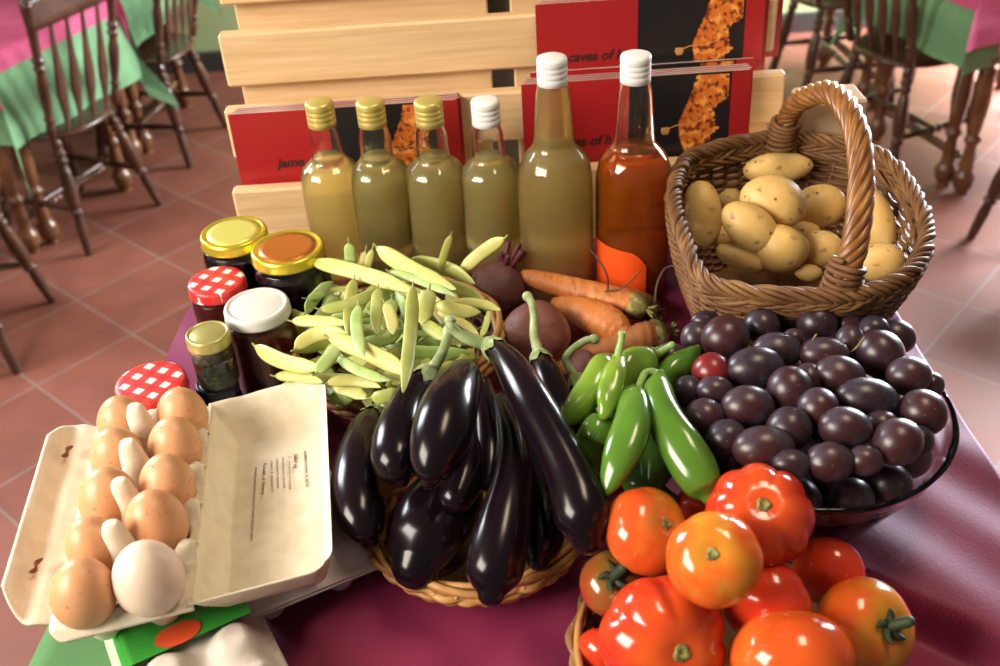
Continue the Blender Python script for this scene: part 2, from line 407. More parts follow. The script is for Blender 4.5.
def tube(pts, rad, n=8, flat=1.0, closed=False, cap=True, ref=None, lobes=None):
    """swept tube through resampled points; rad: list or number; flat: thickness ratio along the frame's binormal"""
    pts = [V(p[:3]) for p in pts]
    if not isinstance(rad, (list, tuple)): rad = [rad]*len(pts)
    if cap and not closed:
        fr = frames(pts)
        a, b = [], []
        for k in (0.98, 0.85, 0.5):
            a.append((pts[0] - fr[0][0]*rad[0]*k*0.9, rad[0]*math.sqrt(1-k*k)))
            b.append((pts[-1] + fr[-1][0]*rad[-1]*k*0.9, rad[-1]*math.sqrt(1-k*k)))
        pts = [p for p, _ in a] + pts + [p for p, _ in reversed(b)]
        rad = [r for _, r in a] + list(rad) + [r for _, r in reversed(b)]
    fr = frames(pts, closed, ref)
    vs, fs = [], []
    m = len(pts)
    for i, (p, r, (t, nn, bb)) in enumerate(zip(pts, rad, fr)):
        for k in range(n):
            ph = 2*PI*k/n
            rr = r*(lobes(i/(m-1), ph) if lobes else 1)
            vs.append(p + nn*(math.cos(ph)*rr) + bb*(math.sin(ph)*rr*flat))
    for i in range(m if closed else m-1):
        j = (i+1) % m
        for k in range(n):
            k2 = (k+1) % n
            fs.append((i*n+k, i*n+k2, j*n+k2, j*n+k))
    if not closed:
        fs.append(tuple(range(n-1, -1, -1))); fs.append(tuple((m-1)*n + k for k in range(n)))
    return MB().add(vs, fs)

def lathe(prof, n=32, lob=None, close=False):
    """profile of (r, z) from the axis outwards; r=0 points become poles"""
    vs, fs, rows = [], [], []
    for (r, z) in prof:
        if r < 1e-6:
            rows.append([len(vs)]); vs.append((0, 0, z))
        else:
            row = []
            for k in range(n):
                ph = 2*PI*k/n
                q = r*(lob(ph, z) if lob else 1)
                row.append(len(vs)); vs.append((q*math.cos(ph), q*math.sin(ph), z))
            rows.append(row)
    pairs = list(zip(rows[:-1], rows[1:])) + ([(rows[-1], rows[0])] if close else [])
    for a, b in pairs:
        if len(a) == 1 and len(b) == 1: continue
        for k in range(n):
            k2 = (k+1) % n
            if len(a) == 1: fs.append((a[0], b[k2], b[k]))
            elif len(b) == 1: fs.append((a[k], a[k2], b[0]))
            else: fs.append((a[k], a[k2], b[k2], b[k]))
    return MB().add(vs, fs)

def blob(nu, nv, fn):
    """closed surface; fn(theta 0..pi, phi) -> point"""
    vs = [fn(0, 0)]
    for i in range(1, nv):
        for k in range(nu): vs.append(fn(PI*i/nv, 2*PI*k/nu))
    vs.append(fn(PI, 0))
    fs = []
    for k in range(nu):
        k2 = (k+1) % nu
        fs.append((0, 1+k, 1+k2))
        for i in range(nv-2):
            a = 1 + i*nu
            fs.append((a+k, a+nu+k, a+nu+k2, a+k2))
        a = 1 + (nv-2)*nu
        fs.append((a+k, len(vs)-1, a+k2))
    return MB().add(vs, fs)

def grid(nx, ny, fn):
    vs = [fn(i/nx, j/ny) for j in range(ny+1) for i in range(nx+1)]
    fs = [(j*(nx+1)+i, j*(nx+1)+i+1, (j+1)*(nx+1)+i+1, (j+1)*(nx+1)+i) for j in range(ny) for i in range(nx)]
    return MB().add(vs, fs)

def sheet(nx, ny, fn, th):
    """a grid with thickness th straight down, closed round its border"""
    top = grid(nx, ny, fn)
    n = len(top.v)
    mb = MB().add(top.v, top.f)
    mb.v += [p - V((0, 0, th)) for p in top.v]
    mb.f += [tuple(i + n for i in reversed(f)) for f in top.f]
    bd = [i for i in range(nx+1)] + [(j)*(nx+1)+nx for j in range(1, ny+1)] + [ny*(nx+1)+i for i in range(nx-1, -1, -1)] + [j*(nx+1) for j in range(ny-1, 0, -1)]
    for a, b in zip(bd, bd[1:] + bd[:1]): mb.f.append((b, a, a+n, b+n))
    return mb

def axis_matrix(loc, axis, spin=0.0):
    q = V((0, 0, 1)).rotation_difference(V(axis).normalized())
    return Matrix.Translation(V(loc)) @ q.to_matrix().to_4x4() @ Matrix.Rotation(spin, 4, 'Z')

def smooth01(t):
    t = min(1, max(0, t)); return t*t*(3-2*t)

def copy_tree(o, parent=None):
    c = o.copy(); COL.objects.link(c)
    if parent: c.parent = parent
    for ch in list(o.children): copy_tree(ch, c)
    return c

def text_mesh(txt, size, shear=0.0, ext=0.00015, font_w=1.0):
    cu = bpy.data.curves.new('lettering', 'FONT'); cu.body = txt; cu.size = size; cu.shear = shear; cu.extrude = ext; cu.offset = font_w
    o = bpy.data.objects.new('lettering', cu); COL.objects.link(o)
    bpy.context.view_layer.update()
    me = bpy.data.meshes.new_from_object(o.evaluated_get(bpy.context.evaluated_depsgraph_get()))
    mb = MB().add([v.co for v in me.vertices], [tuple(p.vertices) for p in me.polygons])
    bpy.data.objects.remove(o); bpy.data.curves.remove(cu); bpy.data.meshes.remove(me)
    return mb

# ------------------------------------------------------------------ setting
struct('floor', box(-6, 6, -1.5, 5.6, -0.06, 0.0), 'floor')
struct('wall_back', box(-6, 6, 5.28, 5.45, 0, 3.2), 'wall')
struct('baseboard_back', box(-6, 6, 5.25, 5.28, 0, 0.10), 'baseboard')

# ------------------------------------------------------------------ background furniture
LEGP = [(0, .013), (.05, .016), (.10, .014), (.13, .021), (.16, .014), (.19, .021), (.22, .014), (.30, .019), (.45, .023), (.55, .020), (.60, .014), (.63, .021), (.66, .014), (.75, .017), (.90, .015), (1.0, .013)]
def turned(p0, p1, prof, n=10, sc=1.15):
    p0, p1 = V(p0), V(p1)
    rs = []
    for a, b in zip(prof[:-1], prof[1:]):
        for k in range(3): rs.append((a[0] + (b[0]-a[0])*k/3, a[1] + (b[1]-a[1])*smooth01(k/3)))
    rs.append(prof[-1])
    return tube([p0.lerp(p1, t) for t, _ in rs], [r*sc for _, r in rs], n)
BAR = [(0, .008), (.2, .010), (.35, .013), (.42, .010), (.46, .015), (.5, .011), (.54, .015), (.58, .010), (.65, .013), (.8, .010), (1, .008)]

def make_chair(label, wood='dark_wood'):
    """Windsor style chair facing +Y"""
    t = thing('dining_chair', label, 'chair', group='dark wooden dining chairs')
    def seat_pt(th, ph):
        x, y, z = math.sin(th)*math.cos(ph), math.sin(th)*math.sin(ph), math.cos(th)
        sq = lambda a, e: math.copysign(abs(a)**e, a)
        wy = 0.215
        wx = 0.20 + 0.02*y
        return V((sq(x, .75)*wx, sq(y, .8)*wy, 0.44 + sq(z, .5)*0.020 - (0.010*(1-x*x)*(1-y*y) if z > 0 else 0)))
    part('seat', blob(32, 14, seat_pt), wood, t, False)
    for sx in (-1, 1):
        for sy in (-1, 1):
            part('leg', turned((sx*.135, sy*.14, .43), (sx*.205, sy*.205, 0.0), LEGP), wood, t, False)
        part('stretcher', turned((sx*.178, -.180, .17), (sx*.178, .180, .17), BAR), wood, t, False)
    part('stretcher', turned((-.178, 0, .17), (.178, 0, .17), BAR), wood, t, False)
    for sx in (-1, 1):
        part('back_post', turned((sx*.165, -.165, .45), (sx*.195, -.275, .93), [(0, .012), (.08, .016), (.12, .012), (.15, .017), (.18, .012), (.3, .017), (.42, .018), (.52, .013), (.55, .019), (.58, .013), (.61, .019), (.64, .013), (.8, .015), (1, .012)]), wood, t, False)
    for k in range(4):
        x = (-.099, -.033, .033, .099)[k]
        pts = catmull([(x, -.178, .45), (x*1.04, -.20, .55), (x*1.08, -.225, .68), (x*1.13, -.262, .86)], 6)
        rs = [(.010 + .016*math.exp(-((i/(len(pts)-1) - .5)/.25)**2)) for i in range(len(pts))]
        part('back_slat', tube(pts, rs, 8, 0.35, ref=(1, 0, 0)), wood, t, False)
    def crest(u, v):
        a = (u - .5)*2
        return V((a*.215, -.278 + .012*(1-a*a)*-1, .85 + v*.10 + .025*(1-a*a)*v))
    c = grid(20, 4, crest)
    n = len(c.v); c.v += [p + V((0, .018, 0)) for p in c.v]; c.f += [tuple(i + n for i in reversed(f)) for f in c.f]
    bd = list(range(21)) + [j*21+20 for j in range(1, 5)] + [4*21+i for i in range(19, -1, -1)] + [j*21 for j in range(3, 0, -1)]
    for a, b in zip(bd, bd[1:] + bd[:1]): c.f.append((b, a, a+n, b+n))
    part('crest_rail', recalc(c), wood, t, False)
    return t

chair0 = make_chair('dark wooden chair at the nearer left table, its side post before the pink cloth')
chair_spots = [
    (-1.60, 3.70, math.radians(64), None),
    (-1.43, 4.37, math.radians(78), 'wooden chair beyond the nearer left table, standing nearest the green wall on the left'),
    (-1.74, 2.90, math.radians(92), 'wooden chair cut off by the left picture edge, only turned legs showing'),
    (1.64, 3.83, math.radians(-68), 'dark wooden chair with grey shining seat by the pink cloth corner on the right'),
    (1.57, 4.50, math.radians(-85), 'wooden chair farthest back on the right, near the yellow green wall'),
    (1.86, 2.92, math.radians(-92), 'wooden chair cut off by the right picture edge, one splayed leg showing'),
]
for i, (x, y, a, lab) in enumerate(chair_spots):
    c = chair0 if i == 0 else copy_tree(chair0)
    c.location = (x, y, 0); c.rotation_euler = (0, 0, a)
    if lab: c['label'] = lab

TLEG = [(0, .026), (.22, .026), (.225, .018), (.26, .028), (.29, .019), (.33, .026), (.48, .030), (.62, .022), (.66, .017), (.69, .028), (.72, .017), (.80, .020), (.86, .022), (.90, .034), (.95, .032), (.985, .020), (1, .022)]
def make_table(cx, cy, hx, hy, rot, label, side, wood='warm_wood'):
    t = thing('dining_table', label, 'table', (cx, cy, 0), rot, 'cloth covered dining tables')
    part('table_top', box(-hx, hx, -hy, hy, .715, .745, .006), wood, t, False, False)
    part('apron', box(-hx+.07, hx-.07, -hy+.07, hy-.07, .63, .715, .004), wood, t, False, False)
    for sx in (-1, 1):
        for sy in (-1, 1):
            part('leg', turned((sx*(hx-.08), sy*(hy-.08), .70), (sx*(hx-.08), sy*(hy-.08), 0), TLEG), wood, t, False)
    part('gate_leg', turned((side*(hx-.10), -hy-.0, .70), (side*(hx-.10), -hy-.0, 0), TLEG), wood, t, False)
    bob = [(k/60, .010 + .0075*abs(math.sin(PI*k/3))) for k in range(61)]
    part('stretcher', turned((side*(hx-.10), -hy+.05, .13), (side*(hx-.10), hy-.05, .13), bob), wood, t, False)
    return t

def drape(cx, cy, hx, hy, over, z, out, seed, wave=0.02, rot=0.0, slide=0.0):
    rnd = random.Random(seed)
    ph = [rnd.uniform(0, 6.28) for _ in range(6)]
    def fn(u, v):
        a = (u-.5)*2*(hx+over) - slide; b = (v-.5)*2*(hy+over)
        ox, oy = max(0, abs(a)-hx), max(0, abs(b)-hy)
        sx, sy = math.copysign(1, a), math.copysign(1, b)
        X, Y = max(-hx, min(hx, a)), max(-hy, min(hy, b))
        mx, mn = max(ox, oy), min(ox, oy)
        drop = mx + .52*mn
        k = min(1, drop/.1)
        wv = wave*k*(math.sin(a*17+ph[0]) + math.sin(b*19+ph[1]))*.5*drop/.25
        X += sx*((out + .06*drop + wv)*(1 if ox > 0 else 0)*k + mn*.20)
        Y += sy*((out + .06*drop + wv)*(1 if oy > 0 else 0)*k + mn*.20)
        zz = z - drop + (out*.4 if drop == 0 else 0) + .003*math.sin(a*9+ph[2])*math.sin(b*8+ph[3])*(1-k)
        c, s = math.cos(rot), math.sin(rot)
        return V((cx + X*c - Y*s, cy + X*s + Y*c, zz))
    return grid(70, 70, fn)

tables = [
    (-1.64, 3.44, .80, .60, -24, 'cloth covered table standing nearer on the left of the dining room', 1, 'nearer left table'),
    (-1.43, 4.22, .85, .66, -8, 'cloth covered table standing by the green wall on the left', 1, 'farther left table'),
    (1.66, 3.43, .85, .60, 15, 'cloth covered table at the right picture edge with two close turned legs', -1, 'nearer right table'),
    (1.60, 4.25, .80, .62, 5, 'cloth covered table farthest back on the right', -1, 'farther right table'),
]
for i, (kx, ky, w_, d_, rot, lab, side, nick) in enumerate(tables):
    rot = math.radians(rot); hx, hy = w_/2, d_/2
    c, s_ = math.cos(rot), math.sin(rot)
    ox = -side*hx
    cx, cy = kx + ox*c - hy*s_, ky + ox*s_ + hy*c
    make_table(cx, cy, hx, hy, rot, lab, side)
    hx += .008; hy += .008
    g = drape(cx, cy, hx, hy, .30 if i == 0 else .25, .750, .006, 10+i, .02, rot)
    solo('tablecloth', g, 'cloth_green', 'light green tablecloth hanging from the ' + nick, 'tablecloth', 'green tablecloths in the room')
    p = drape(cx, cy, hx+.006, hy+.006, .165, .757, .016, 10+i, .02, rot, side*.115)
    solo('tablecloth', p, 'cloth_rose', 'rose pink top cloth with hanging corner on the ' + nick, 'tablecloth', 'pink top cloths in the room')

# ------------------------------------------------------------------ display table and its cloths
NL, FL_, FR_, NR = V((-.425, .30, 0)), V((-.345, 1.42, 0)), V((.425, 1.42, 0)), V((.43, .30, 0))
def quad(u, v): return NL.lerp(NR, u).lerp(FL_.lerp(FR_, u), v)
t = thing('display_table', 'table carrying the produce display, hidden under magenta and green cloths', 'table', (0, .85, 0))
tt = grid(1, 1, lambda u, v: V((0, 0, TBL-.006)) + quad(u, v))
tt.v += [p - V((0, 0, .03)) for p in tt.v]; tt.f += [(6, 7, 5, 4), (0, 4, 5, 1), (1, 5, 7, 3), (3, 7, 6, 2), (2, 6, 4, 0)]
part('table_top', recalc(tt), 'warm_wood', t, True, False)
for (x, y) in ((-.33, .38), (.36, .38), (-.28, 1.34), (.36, 1.34)):
    part('leg', turned((x, y, TBL-.03), (x, y, 0), TLEG), 'warm_wood', t)
la, lb = A(860, 578, .035), A(1000, 640, .035)
ld = (lb - la); ld.z = 0; ld.normalize()
ln = V((-ld.y, ld.x, 0))
def cloth_h(p):
    """folded blanket under the back of the display lifts the cloth by 35 mm"""
    d = (p - la).x*ln.x + (p - la).y*ln.y
    k = smooth01((p.x - .02)/.16)
    return .036*smooth01((d + .008)/.014)*k
def top_cloth(u, v):
    u2 = -.02 + 1.04*u
    a = NL + V((.27 - .265*min(1, v*1.6), .0, 0)); b = FL_ + V((.004, 0, 0))
    a2 = NR + V((.004, .14, 0)); b2 = FR_ + V((.004, 0, 0))
    p = a.lerp(a2, min(u2, 1)).lerp(b.lerp(b2, min(u2, 1)), v)
    over = max(0, u2-1)*4.0
    z = TBL + .004 + cloth_h(p) + .0016*math.sin(p.x*31 + p.y*12) * math.sin(p.y*23 - p.x*9) + .0012*math.sin(p.x*70+p.y*50)
    return V((p.x + (.01 if over > 0 else 0), p.y, z - over))
solo('tablecloth', grid(260, 300, top_cloth), 'cloth_pink', 'magenta cloth spread under the produce, purple and sunlit at its right corner', 'tablecloth')
def under_cloth(u, v):
    u2, v2 = -.10 + 1.20*u, -.08 + 1.08*v
    p = quad(max(0, min(1, u2)), max(0, v2))
    ov = max(0, -u2, u2-1)*3 + max(0, -v2)*3
    z = TBL + .0005 - ov
    return V((p.x + (-.012 if u2 < 0 else .012 if u2 > 1 else 0)*min(1, ov*8), p.y - (.012 if v2 < 0 else 0), z))
solo('tablecloth', grid(60, 60, under_cloth), 'cloth_green_deep', 'green cloth showing at the lower left under the egg cartons', 'tablecloth')

# ------------------------------------------------------------------ brochure rack
rk = thing('brochure_rack', 'stepped pale pine rack of horizontal boards behind the bottles', 'rack', (0, 1.22, TBL))
RX0, RX1 = -.312, .362
G0 = TBL - .80
for (y, z0, z1, x1) in ((1.155, .845, .931, RX1+.015), (1.200, .952, 1.016, RX1), (1.245, 1.026, 1.092, RX1-.005), (1.29, 1.112, 1.20, RX1-.01)):
    part('front_board', box(RX0, x1, y-.009, y+.009, G0+z0, G0+z1, .003), 'pine', rk, True, False)
for (y, z0, z1) in ((1.2185, .85, .965), (1.2635, .955, 1.045), (1.3085, 1.030, 1.125), (1.350, 1.10, 1.22)):
    part('back_board', box(RX0+.012, .0115, y-.008, y+.008, G0+z0, G0+z1, .002), 'pine', rk, True, False)
    part('back_board', box(.0395, RX1-.012, y-.008, y+.008, G0+z0, G0+z1, .002), 'pine', rk, True, False)
for x in (-.28, .0255, .33):
    a, b = V((x, 1.250, TBL+.004)), V((x, 1.395, G0+1.22))
    dd = V((0, .012, 0)); wd = V((.017, 0, 0))
    mb = MB().add([a-wd-dd, a+wd-dd, a+wd+dd, a-wd+dd, b-wd-dd, b+wd-dd, b+wd+dd, b-wd+dd], [(0,3,2,1),(4,5,6,7),(0,1,5,4),(1,2,6,5),(2,3,7,6),(3,0,4,7)])
    part('upright', mb, 'post', rk, True, False)
part('base_board', box(RX0, RX1, 1.15, 1.385, TBL+.005, TBL+.03, .003), 'pine', rk, True, False)

# brochures -------------------------------------------------------------
def flame_poly(w_, h_):
    """ragged printed figure in the cover's plane (x right, z up)"""
    rnd = random.Random(3)
    L_, R_ = [], []
    n = 60
    for i in range(n+1):
        v = i/n
        z = h_*(1.0 - v*.97)
        cx = w_*(.815 - .065*v + .012*math.sin(v*9))
        wl = w_*(.055 + .030*math.sin(PI*min(1, v*1.2))*(1-v*.4))*(1.0 if v < .75 else (1-v)*4*.8+.2)
        wr = w_*(.100 - .05*v + .025*math.sin(v*13))*(1.0 if v < .6 else max(.12, (1-v)*2.2))
        L_.append((cx - wl*(.93+.14*rnd.random()), z)); R_.append((min(w_*.905, cx + wr*(.86+.28*rnd.random())), z))
    vs = [(x, 0, z) for x, z in L_] + [(x, 0, z) for x, z in R_]
    fs = [(i, i+1, n+1+i+1, n+1+i) for i in range(n)]
    return MB().add(vs, fs)

def brochure(label, x, y, z, w_, h_, lean, rz, title, group, full=True, th=.0035):
    t = thing('brochure', label, 'brochure', (x, y, z), 0, group)
    t.rotation_euler = (math.radians(-lean), 0, rz)
    part('pages', box(0, w_-.002, .0006, th, .0, h_), 'paper', t, False, False)
    cv = part('cover', box(0, w_, 0, .0006, 0, h_), 'red', t, False, False)
    part('back_cover', box(0, w_, th, th+.0005, 0, h_), 'red', t, False, False)
    if full:
        part('black_panel', box(w_*.445, w_*.915, -.0003, 0, 0.0, h_), 'black', t, False, False, sub=cv)
        f = flame_poly(w_, h_*.98).move((0, -.0005, 0))
        part('printed_picture', f, 'flame', t, False, False, sub=cv)
        th_ = tube(catmull([(w_*.64, -.0004, h_*.46), (w_*.68, -.0004, h_*.50), (w_*.74, -.0004, h_*.50), (w_*.80, -.0004, h_*.54)], 5), .0007, 5, .3, ref=(1, 0, 0))
        k = blob(8, 6, lambda a, b: V((w_*.632 + .0055*math.sin(a)*math.cos(b)*(1+.3*math.sin(3*b)), -.0004 + .0003*math.cos(a), h_*.45 + .0065*math.sin(a)*math.sin(b)*(1+.3*math.cos(2*b)))))
        part('printed_thread', th_.merge(k), 'thread', t, False, True, sub=cv)
        if title:
            tx = text_mesh(title[0], title[1], .25, .0001, .0004)
            tx.xf(Matrix.Rotation(PI/2, 4, 'X')).move((title[2]*w_, -.0004, title[3]*h_))
            part('title', tx, 'ink', t, False, False, sub=cv)
    return t
BW = .272
def at_y(px, py, y):
    d = ray(px, py); return CAM + d*(y/d.y)
# lower row, left
tl = at_y(231, 121, 1.186)
bx, bz = tl.x, G0+.903
brochure('red and black brochure on the left of the rack, behind the gold capped bottles', bx, 1.171, bz, BW, tl.z-bz+.012, 3, 0, ('jame n', .017, .175, .38), 'brochures on the rack')
for k in range(3):
    brochure('thin brochure stacked behind the front one on the left of the rack', bx+.004+.002*k, 1.1755+.0045*k, bz, BW-.003*k, tl.z-bz+.0122+.0003*k, 3, .002*k, None, 'brochures stacked behind the left front one', False)
# lower row, right
tl = at_y(521, 90, 1.186)
bx = tl.x
brochure('lowest red and black brochure on the right, behind the two tall bottles', bx, 1.171, bz, BW, tl.z-bz+.010, 3, 0, ('caves of h', .0165, .145, .36), 'brochures on the rack')
for k in range(3):
    brochure('thin brochure stacked behind the lowest right one', bx+.003+.002*k, 1.1755+.0045*k, bz, BW-.003*k, tl.z-bz+.0102+.0003*k, 3, .002*k, None, 'brochures stacked behind the lowest right one', False)
# middle row, right: a low one in front, the full one behind it, a bigger one at the back
bz2 = G0+.985
b3 = at_y(540, 76, 1.222)
brochure('red brochure whose lower half is sunk behind the lowest right one', b3.x-.012, 1.2135, bz2-.02, BW, b3.z-bz2+.027, 2, 0, None, 'brochures on the rack')
b4 = at_y(535, 10, 1.232)
brochure('uppermost brochure facing front on the right of the rack, with orange figure on black', b4.x, 1.2205, bz2, BW, b4.z-bz2+.008, 3, 0, ('caves of h', .0165, .135, .42), 'brochures on the rack')
for k in range(2):
    brochure('thin brochure stacked behind the uppermost front one', b4.x+.006+.003*k, 1.2255+.0042*k, bz2, BW-.004*k, b4.z-bz2+.0082+.0003*k, 3, 0, None, 'brochures stacked behind the uppermost front one', False)
brochure('large red brochure at the top right of the rack, behind all the others', b4.x+.031, 1.2575, G0+1.012, BW, .155, 2, 0, None, 'brochures on the rack')

bxp = A(822, 112, .16)
solo('box', box(.352, .425, 1.085, 1.135, TBL+.041, TBL+.222, .003), 'card', 'pale wooden box seen through the handle of the potato basket', 'box', None, False)

# ------------------------------------------------------------------ bottles
def bottle(px, py_base, y, R, H, neck_r, cap_r, shoulder, liquid, fill, capm, label, lean=(0, 0), lobes=True, tall=False):
    p = at_y(px, py_base, y)
    base = V((p.x, y, TBL + .0055))
    t = thing('bottle', label, 'bottle', base, 0, 'bottles of cordial and liquor before the rack')
    hs = shoulder                      # height where the body starts to curve in
    nk = H*.66 if not tall else H*.715
    def prof(dr):
        if not tall:
            pr = [(R-.008, 0.0), (R-.002, .002), (R, .007), (R, hs*.4), (R, hs*.7), (R, hs*.87), (R, hs-.0135), (R*.999, hs-.006), (R*.985, hs), (R*.93, hs+.0075), (R*.82, hs+.0135), (R*.66, hs+.0185), (R*.555, hs+.0235),
                  (R*.525, hs+.030), (R*.515, hs+.042), (R*.49, hs+.052), (R*.43, hs+.060), (neck_r, H-.012), (neck_r, H-.002)]
        else:
            pr = [(R-.008, 0.0), (R-.002, .002), (R, .007), (R, hs*.4), (R, hs*.68), (R, hs-.030), (R, hs-.020), (R*.999, hs-.010), (R*.985, hs), (R*.93, hs+.012), (R*.82, hs+.023), (R*.67, hs+.031), (R*.56, hs+.037), (R*.515, hs+.044),
                  (R*.49, hs+.058), (R*.43, H-.040), (neck_r, H-.014), (neck_r, H-.002)]
        return [(max(.001, r-dr), z + (dr*1.6 if i < 2 else 0)) for i, (r, z) in enumerate(pr)]
    def sm(pr):
        q = catmull(pr, 4)
        return [(max(0.0008, r), z) for r, z in q]
    lob = (lambda ph, z: 1 + .014*math.cos(14*ph)*math.exp(-((z-hs-.012)/.012)**2)) if lobes else None
    o_, i_ = sm(prof(0)), sm(prof(.0026))
    shell = [(0, o_[0][1]+.004)] + o_ + list(reversed(i_)) + [(0, i_[0][1]+.005)]
    part('glass_body', lathe(shell, 56, lob).move(base), 'glass', t)
    lq = [(r, z) for r, z in sm(prof(.0021)) if z <= fill]
    lq = [(0, lq[0][1]+.002)] + lq + [(lq[-1][0], fill), (0, fill-.0005)]
    part('liquid', lathe(lq, 56, lob).move(base), liquid, t)
    cp = [(0, H+.0015), (cap_r*.80, H+.0015), (cap_r*.95, H+.0005), (cap_r, H-.0015), (cap_r, H-.007), (cap_r*.965, H-.0078), (cap_r, H-.0086), (cap_r, H-.0125), (cap_r*.965, H-.0133), (cap_r, H-.0141),
          (cap_r*1.0, H-.0185), (cap_r*.97, H-.0192), (cap_r*1.0, H-.020), (cap_r*1.0, H-.027), (cap_r*.93, H-.0275), (cap_r*.8, H-.026), (neck_r*.9, H-.010), (0, H-.009)]
    part('cap', lathe(list(reversed(cp)), 48).move(base), capm, t)
    return t, base
GB = [(345, 264, 1.100, 'leftmost of the gold capped bottles of hazy pale cordial'), (391, 262, 1.092, 'second gold capped bottle of hazy pale cordial from the left'), (444, 264, 1.083, 'third gold capped bottle from the left, beside the small white capped one')]
for px, py, y, lab in GB:
    bottle(px, py, y, .0350, .250, .0135, .0158, .160, 'cordial', .186, 'gold_cap', lab)
bottle(496, 266, 1.074, .0350, .250, .0135, .0158, .160, 'cordial', .186, 'white_cap', 'small white capped bottle of hazy pale cordial right of the gold capped ones')
bottle(558, 292, 1.030, .0412, .309, .0135, .0158, .176, 'amber', .283, 'white_cap', 'tall white capped bottle of hazy amber cordial', tall=True)
ob, obase = bottle(631, 295, 1.022, .0412, .309, .0135, .0158, .176, 'orange_liquid', .208, 'white_cap', 'tall white capped bottle of clear orange red liquor', tall=True)
# painted patch for window light refracted in the liquor, low on that bottle
def glow_pt(u, v):
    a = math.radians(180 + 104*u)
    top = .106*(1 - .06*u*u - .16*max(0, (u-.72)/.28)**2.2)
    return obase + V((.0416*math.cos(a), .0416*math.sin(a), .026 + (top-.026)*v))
glow_grid = grid(24, 14, glow_pt)
part('label', glow_grid, 'orange_refraction', ob, True, True, 'orange red patch painted for refracted window light')
glow_o = ob.children[-1]
sm_ = glow_o.modifiers.new('thickness', 'SOLIDIFY'); sm_.thickness = .0006; sm_.offset = 1

# ------------------------------------------------------------------ jars
def jar(px, py, hlid, R, H, lid_r, lidm, lidtop, content, label, lid_h=.013, z0=.0055, groove=True):
    p = A(px, py, hlid)
    base = V((p.x, p.y, TBL + z0))
    t = thing('jar', label, 'jar', base, 0, 'jars of preserves')
    H = hlid - z0
    top = H - lid_h
    def sm(dr):
        pr = [(R*.86, 0), (R*.96, .002), (R, .008), (R, .02), (R, top*.5), (R, top*.72), (R, top-.026), (R, top-.018), (R*.985, top-.011), (lid_r*.93, top-.003), (lid_r*.90, top+.002), (lid_r*.90, top+lid_h*.7)]
        return [(max(.001, r-dr), z + (dr if i < 2 else 0)) for i, (r, z) in enumerate(catmull(pr, 4))]
    o_, i_ = sm(0), sm(.0022)
    part('glass_body', lathe([(0, .002)] + o_ + list(reversed(i_)) + [(0, .005)], 48).move(base), 'glass', t)
    c_ = [(r, z) for r, z in sm(.0018) if z < top-.004]
    part('preserve', lathe([(0, c_[0][1]+.001)] + c_ + [(0, c_[-1][1])], 48).move(base), content, t)
    L_ = lid_r
    edge = [(L_*.90, top+.0005), (L_*.985, top), (L_, top+.0015), (L_*.985, top+.003), (L_*.985, H-.004), (L_*.95, H-.0008), (L_*.90, H)]
    if groove: edge += [(L_*.86, H-.0002), (L_*.82, H-.0018), (L_*.78, H-.0012)]
    else: edge += [(L_*.8, H+.0003)]
    body = edge + [(0, edge[-1][1]-.0002)]
    ld_ = part('lid', lathe([(0, top+.004), (L_*.88, top+.003)] + body, 64).move(base), lidm, t)
    if lidtop:
        part('lid_centre', lathe([(0, H-.0014), (L_*.775, H-.0014), (L_*.775, H-.0007), (L_*.6, H-.0003), (0, H-.0002)], 64).move(base), lidtop, t, sub=ld_)
    return t
jar(233, 231, .150, .0375, .15, .0372, 'gold_lid', 'gold_lid_pale', 'black_jam', 'big jar of black jam under a plain gold lid, standing farthest back')
jar(287, 246, .150, .0405, .15, .0395, 'gold_lid', 'amber_lid', 'black_jam', 'big jar of black jam with amber centred gold lid')
jar(216, 280, .128, .0300, .13, .0308, 'gingham', None, 'red_jam', 'jar with red gingham lid standing between the gold and white lidded jars', groove=False)
jar(256, 304, .133, .0345, .13, .0335, 'white_lid', None, 'red_jam', 'jar of dark red jam with white lid')
jar(150, 381, .100, .0345, .10, .0350, 'gingham', None, 'black_jam', 'jar with red gingham lid behind the open egg carton', groove=False)
jar(216, 381, .074, .0225, .07, .0215, 'black_lid', None, 'black_jam', 'small dark jar carrying the little herb jar', lid_h=.012)
jar(207, 332, .134, .0208, .06, .0218, 'olive_lid', None, 'herb', 'little jar of dark herbs with dull gold lid, on top of another jar', lid_h=.013, z0=.0745)

# ------------------------------------------------------------------ woven baskets
def wall_fn(rim, base, bulge):
    n = len(rim)
    c = sum(rim, V((0, 0, 0)))/n
    def f(u, w_):
        x = (u % 1.0)*n; i = int(x) % n; k = x - int(x); j = (i+1) % n
        r = rim[i].lerp(rim[j], k); b = base[i].lerp(base[j], k)
        p = b.lerp(r, w_)
        d = (r - c); d.z = 0; d.normalize()
        return p + d*(bulge*math.sin(PI*min(1, w_)*.8)), d
    return f
def weave(wf, N_, rows, r, amp, w0=.02, w1=1.0, seed=1, stake_r=.0022, sub=5, nseg=5):
    rnd = random.Random(seed)
    mb = MB()
    tot = N_*sub
    for j in range(rows):
        ph = PI*j
        jr = [rnd.uniform(-1, 1) for _ in range(8)]
        pts = []
        for k in range(tot):
            u = k/tot
            w_ = w0 + (w1-w0)*(j+.5)/rows + .25*(w1-w0)/rows*sum(jr[q]*math.sin(2*PI*(q+1)*u + jr[q]*5) for q in range(4))*.5
            p, d = wf(u, w_)
            pts.append(p + d*(amp*math.cos(PI*N_*u + ph)))
        mb.merge(tube(pts, [r*(1+.2*math.sin(k*.37+j*1.3)) for k in range(tot)], nseg, closed=True, cap=False))
    for s in range(N_):
        u = (s+.5)/N_
        mb.merge(tube([wf(u, k/8*w1)[0] for k in range(9)], stake_r, 5))
    return mb
